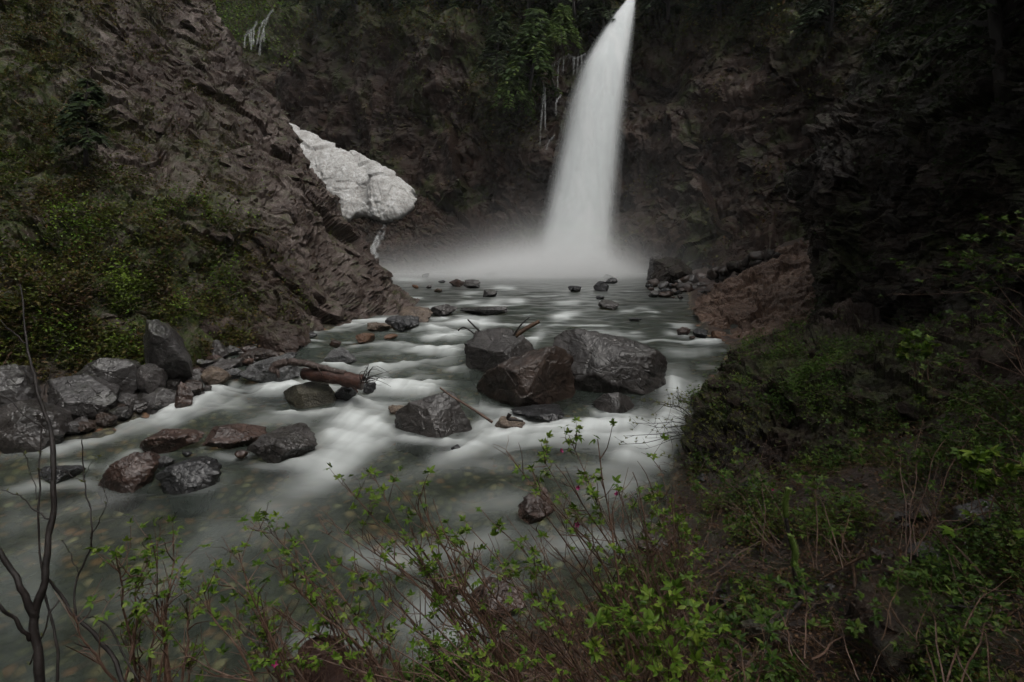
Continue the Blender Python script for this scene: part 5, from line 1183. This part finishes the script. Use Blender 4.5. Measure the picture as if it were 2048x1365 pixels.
def added_shade_tree(label, x, y, z, H, rad, seed):  # firs out of view, added to darken the right side and left corner
    pf = lambda p: proj(p)
    b = np.array([x, y, z]); t_ = b + np.array([0, 0, H]); fx, fy, tt = proj(b); tx, ty, t2 = proj(t_)
    r = random.Random(seed); root = empty('conifer', b, label, 'tree', 'tall firs shading the gorge sides')
    mb = MB(); mb.tube(spline([b - np.array([0, 0, 1]), b + np.array([.1, 0, H * .5]), t_], 12), np.linspace(.4, .03, 12), 9); mb.build('trunk', M['bark'], root, True, b)
    mb = MB(); bm_ = MB()
    for i in range(120):
        u = .12 + .88 * (i + r.random()) / 120; a = r.uniform(0, 6.283); L = rad * (1 - u) ** .6 * r.uniform(.7, 1.1) + .3; p0 = b + np.array([0, 0, H * u]); o = np.array([math.cos(a), math.sin(a), 0]); sd = np.array([-o[1], o[0], 0])
        c = spline([p0, p0 + o * L * .5 + np.array([0, 0, .05 * L]), p0 + o * L + np.array([0, 0, -.3 * L])], 9); bm_.tube(c, np.linspace(.05, .01, 9), 3)
        for k in range(1, 9):
            for s in (-1, 1):
                for q in range(2):
                    l = r.uniform(.35, .8) * (1.2 - .6 * k / 9); d = sd * s * r.uniform(.5, 1) + o * r.uniform(.2, .8) + np.array([0, 0, r.uniform(-.5, .05)]); d /= np.linalg.norm(d); x_ = np.cross(d, (0, 0, 1)); x_ /= np.linalg.norm(x_) + 1e-6; w = l * .22
                    mb.add([c[k], c[k] + d * l * .5 + x_ * w, c[k] + d * l - np.array([0, 0, .1 * l]), c[k] + d * l * .5 - x_ * w], [(0, 1, 2, 3)], r.random() * .7)
    bm_.build('branches', M['bark'], root, False, b); mb.build('crown', M['needle'], root, False, b)
for i, (x, y, z, H, rd) in enumerate([(13.5, 9, 8, 16, 5.2), (11.5, 3.5, 4, 17, 5.0), (16.5, 14.5, 10, 15, 5.0), (9.5, -2, 3, 17, 5.2), (-19, 9, 8, 15, 4.6), (-21, 14, 11, 15, 4.6), (-16, 3.5, 4, 15, 4.4)]):
    added_shade_tree(['tall fir on the right cliff above the brambles', 'tall fir over the right bank beside the path', 'tall fir on the right cliff nearest the pool', 'tall fir on the right behind the path', 'tall fir high on the left slope', 'tall fir on the left slope above the small dark fir', 'tall fir on the left downstream slope'][i], x, y, z, H, rd, 90 + i)
# ------------------------------------------------------------------ uncounted greenery: brush, ground cover, litter
def scatter(name, label, cat, S, N, n, region, mat, size, spread, leaves, seed, twig=0.0, hgt=(.0, .25), twmat=None):
    r = np.random.default_rng(seed); p = S.reshape(-1, 3); nn = N.reshape(-1, 3)
    hk = lambda q: 1.0 if not twig else np.clip(.25 + 1.6 * fbm(q * .9, 2), .05, 1.2)
    idx = r.integers(0, len(p), n * 8); q = p[idx]; px, py, t = proj(q)
    w = region(q, px, py, t); keep = np.nonzero(r.random(len(idx)) < w)[0][:n]
    q = q[keep]; qn = nn[idx][keep]; m = len(q)
    k = leaves; c = np.repeat(q, k, 0) + r.normal(size=(m * k, 3)) * spread + np.array([0, 0, 1]) * r.uniform(hgt[0], hgt[1], (m * k, 1)) * (np.repeat(hk(q), k)[:, None] if twig else 1.0)
    s = r.uniform(size[0], size[1], (m * k, 1)); d = r.normal(size=(m * k, 3)); d[:, 2] = np.abs(d[:, 2]) * .6 - .1; d /= np.linalg.norm(d, axis=1)[:, None]
    x = np.cross(d, r.normal(size=(m * k, 3)) * .45 + np.array([0, 0, 1])); x /= np.linalg.norm(x, axis=1)[:, None] + 1e-9
    up = np.cross(x, d)
    V = np.stack([c, c + d * s * .5 + x * s * .32 + up * s * .1, c + d * s, c + d * s * .5 - x * s * .32 + up * s * .1], 1).reshape(-1, 3)
    Fc = np.arange(len(V)).reshape(-1, 4)
    var = np.repeat(np.clip(np.repeat(.5 + .8 * fbm(q * .8, 2), k) + r.normal(size=m * k) * .16, 0, .98), 4)
    o = link(name, mesh_np(name, V, Fc, mat, False, {'var': var})); tag(o, label, cat, kind='stuff')
    return q
def left_brush(q, px, py, t):
    n = fbm(q * .45, 4); n2 = fbm(q * 1.3 + 3, 3)
    a = sstep(620, 260, px + 190 * n) * sstep(330, 470, py + 90 * n) * sstep(800, 730, py + 30 * n) * sstep(-.25, .35, n2 + .1)
    b = .7 * sstep(330, 60, px + 130 * n) * sstep(450, 330, py) * sstep(-.2, .35, n2)
    c = .30 * sstep(.1, .45, fbm(q * .7 + 9, 3)) * sstep(620, 250, px) * sstep(520, 400, py)
    return np.clip(a + b + c, 0, 1) * (px > -250)
scatter('slope_brush', 'low green and brown brush covering the left slope', 'brush', SL, NL, 13000, left_brush, M['leaf_dark'], (.05, .13), .11, 7, 1, hgt=(0, .3))
scatter('slope_shrubs', 'taller fresh green shrubs standing out of the left slope brush', 'brush', SL, NL, 3200, lambda q, px, py, t: left_brush(q, px, py, t) * sstep(.0, .25, fbm(q * .9, 2)) * sstep(300, 420, py), M['leaf'], (.05, .11), .14, 9, 21, twig=1.0, hgt=(.1, .75))
scatter('dead_bracken', 'brown dead fern and bramble patches on the left slope', 'brush', SL, NL, 3500, lambda q, px, py, t: left_brush(q, px, py, t) * sstep(-.05, -.3, fbm(q * .9, 2)), mat_leaf('dead_bracken', [(0, (.03, .018, .010)), (.5, (.07, .042, .022)), (1, (.13, .085, .045))], .1), (.05, .16), .12, 6, 22, hgt=(0, .25))
def top_green(q, px, py, t):
    n = fbm(q * .3, 3)
    return np.clip(sstep(110, 30, py + 60 * n) * .6 + sstep(640, 500, px) * sstep(160, 70, py + 30 * n) + .25 * sstep(.15, .5, fbm(q * .5 + 4, 3)) + .5 * sstep(100, 30, np.abs(px - 1005 + 40 * n)) * sstep(330, 220, py), 0, 1) * (py > -160)
scatter('headwall_greenery', 'moss, ferns and shrubs growing over the headwall', 'greenery', SB, NB, 7500, top_green, M['leaf_dark'], (.14, .34), .35, 7, 2, hgt=(-.1, .3))
scatter('slope_greenery', 'fresh green growth on the misty slope behind the left bluff', 'greenery', SB, NB, 5200, lambda q, px, py, t: sstep(620, 520, px + 40 * fbm(q * .4, 3)) * sstep(150, 40, py + 40 * fbm(q * .3, 3)) * (py > -160), M['leaf'], (.18, .4), .4, 6, 23, hgt=(-.1, .4))
def right_green(q, px, py, t):
    n = fbm(q * .7, 3)
    return np.clip(.5 * sstep(.05, .5, n) + .7 * sstep(560, 640, py) * sstep(-.2, .3, n) + .8 * sstep(200, 60, py + 100 * n), 0, 1) * (px < 2300)
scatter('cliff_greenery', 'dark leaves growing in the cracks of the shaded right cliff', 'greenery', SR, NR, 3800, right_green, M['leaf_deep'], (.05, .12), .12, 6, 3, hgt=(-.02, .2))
def out_green(q, px, py, t):
    n = fbm(q * 1.1, 4)
    return np.clip(sstep(.08, .4, n) * .9 + .03, 0, 1) * sstep(630, 680, py)
scatter('outcrop_greenery', 'small leafy plants covering the outcrop on the right bank', 'greenery', SO, NO, 3200, out_green, M['leaf_mid'], (.035, .085), .09, 6, 4, twig=1.0, hgt=(-.02, .26))
gsel = (gs > .05) & (gx > -4.5) & (gy > 1.2) & (gy < 17) & (gx < 12); gS = np.stack([gx, gy, gz], -1)[gsel]
ga = np.array([0.0]); wgt = np.repeat(np.arange(len(gS)), np.clip((np.hypot(gS[:, 0], gS[:, 1]) * 1.0).astype(int) + 1, 1, 12)); gS = gS[wgt]; gN = np.zeros_like(gS); gN[..., 2] = 1
def bank_green(q, px, py, t):
    s = shore_sd(q[:, 0], q[:, 1]); n = fbm(q * .9, 4)
    return np.clip(sstep(.1, .5, s) * (.06 + .9 * sstep(-.05, .35, n)), 0, 1) * (q[:, 0] > -4) * (q[:, 1] > 1.5) * (px < 2300) * (py < 1500) * (q[:, 1] < 14)
scatter('bank_greenery', 'fresh small leaves of ground plants scattered over the right bank', 'ground cover', gS, gN, 7000, bank_green, M['leaf_mid'], (.025, .065), .06, 6, 5, twig=1.0, hgt=(0, .42))
scatter('bank_undergrowth', 'dull olive and brown undergrowth on the right bank', 'ground cover', gS, gN, 7000, bank_green, M['leaf_dark'], (.025, .07), .07, 5, 31, twig=1.0, hgt=(0, .2))
def bank_any(q, px, py, t):
    return (shore_sd(q[:, 0], q[:, 1]) > .15) * (q[:, 0] > -4) * (q[:, 1] > 1.5) * (px < 2300) * (py < 1500) * (q[:, 1] < 16) * 1.0
scatter('leaf_litter', 'dead brown leaves lying on the right bank', 'leaf litter', gS, gN, 9000, bank_any, mat_leaf('dead_leaf', [(0, (.03, .016, .009)), (.5, (.07, .038, .02)), (1, (.15, .085, .045))], .1), (.02, .06), .05, 4, 6, hgt=(0, .02))
def twigs(name, label, S, n, region, mat, L, seed, lift=.04, k=3, rr=(.002, .006), up=.15):
    r = np.random.default_rng(seed); p = S.reshape(-1, 3); idx = r.integers(0, len(p), n * 8); q = p[idx]; keep = np.nonzero(r.random(len(idx)) < region(q, *proj(q)))[0][:n]; mb = MB(); q = q[keep]
    for c in q:
        a = r.uniform(0, 2 * math.pi); l = r.uniform(*L); d = np.array([math.cos(a), math.sin(a), r.normal() * up + up * .5]) * l
        m_ = c + d * .5 + np.array([r.normal() * .08, r.normal() * .08, abs(r.normal()) * .12]) * l
        mb.tube(np.array([c, m_, c + d]) + np.array([0, 0, lift]), np.array([1, .85, .5]) * r.uniform(*rr), k, 0, False)
    tag(mb.build(name, mat), label, 'twigs', kind='stuff')
twigs('twig_litter', 'tangle of dead canes and twigs strewn over the right bank', gS, 4200, bank_any, M['dead'], (.15, .9), 7, .03, 3, (.002, .006), .22)
twigs('brush_stems', 'thin brown stems standing through the brush on the left slope', SL, 2200, left_brush, M['cane'], (.2, .7), 8, .02, 3, (.004, .008), .5)
twigs('outcrop_stems', 'thin dry stems lying over the outcrop on the right bank', SO, 450, out_green, M['dead'], (.2, .8), 9, .03, 3, (.002, .005), .25)

# ------------------------------------------------------------------ damp air in the gorge
hm = NT('haze'); hv = hm.n('VolumePrincipled'); hv.inputs['Color'].default_value = (.9, .92, .93, 1); hv.inputs['Density'].default_value = .0003
hm.t.links.new(hv.outputs[0], hm.out.inputs['Volume'])
mb = MB(); x0, x1, y0, y1, z0, z1 = -75, 75, -60, 130, -4.5, 95
mb.add([(x, y, z) for z in (z0, z1) for y in (y0, y1) for x in (x0, x1)], [(0, 2, 3, 1), (4, 5, 7, 6), (0, 1, 5, 4), (2, 6, 7, 3), (0, 4, 6, 2), (1, 3, 7, 5)])
tag(mb.build('haze', hm.m), 'damp grey air filling the gorge', 'haze', kind='stuff')
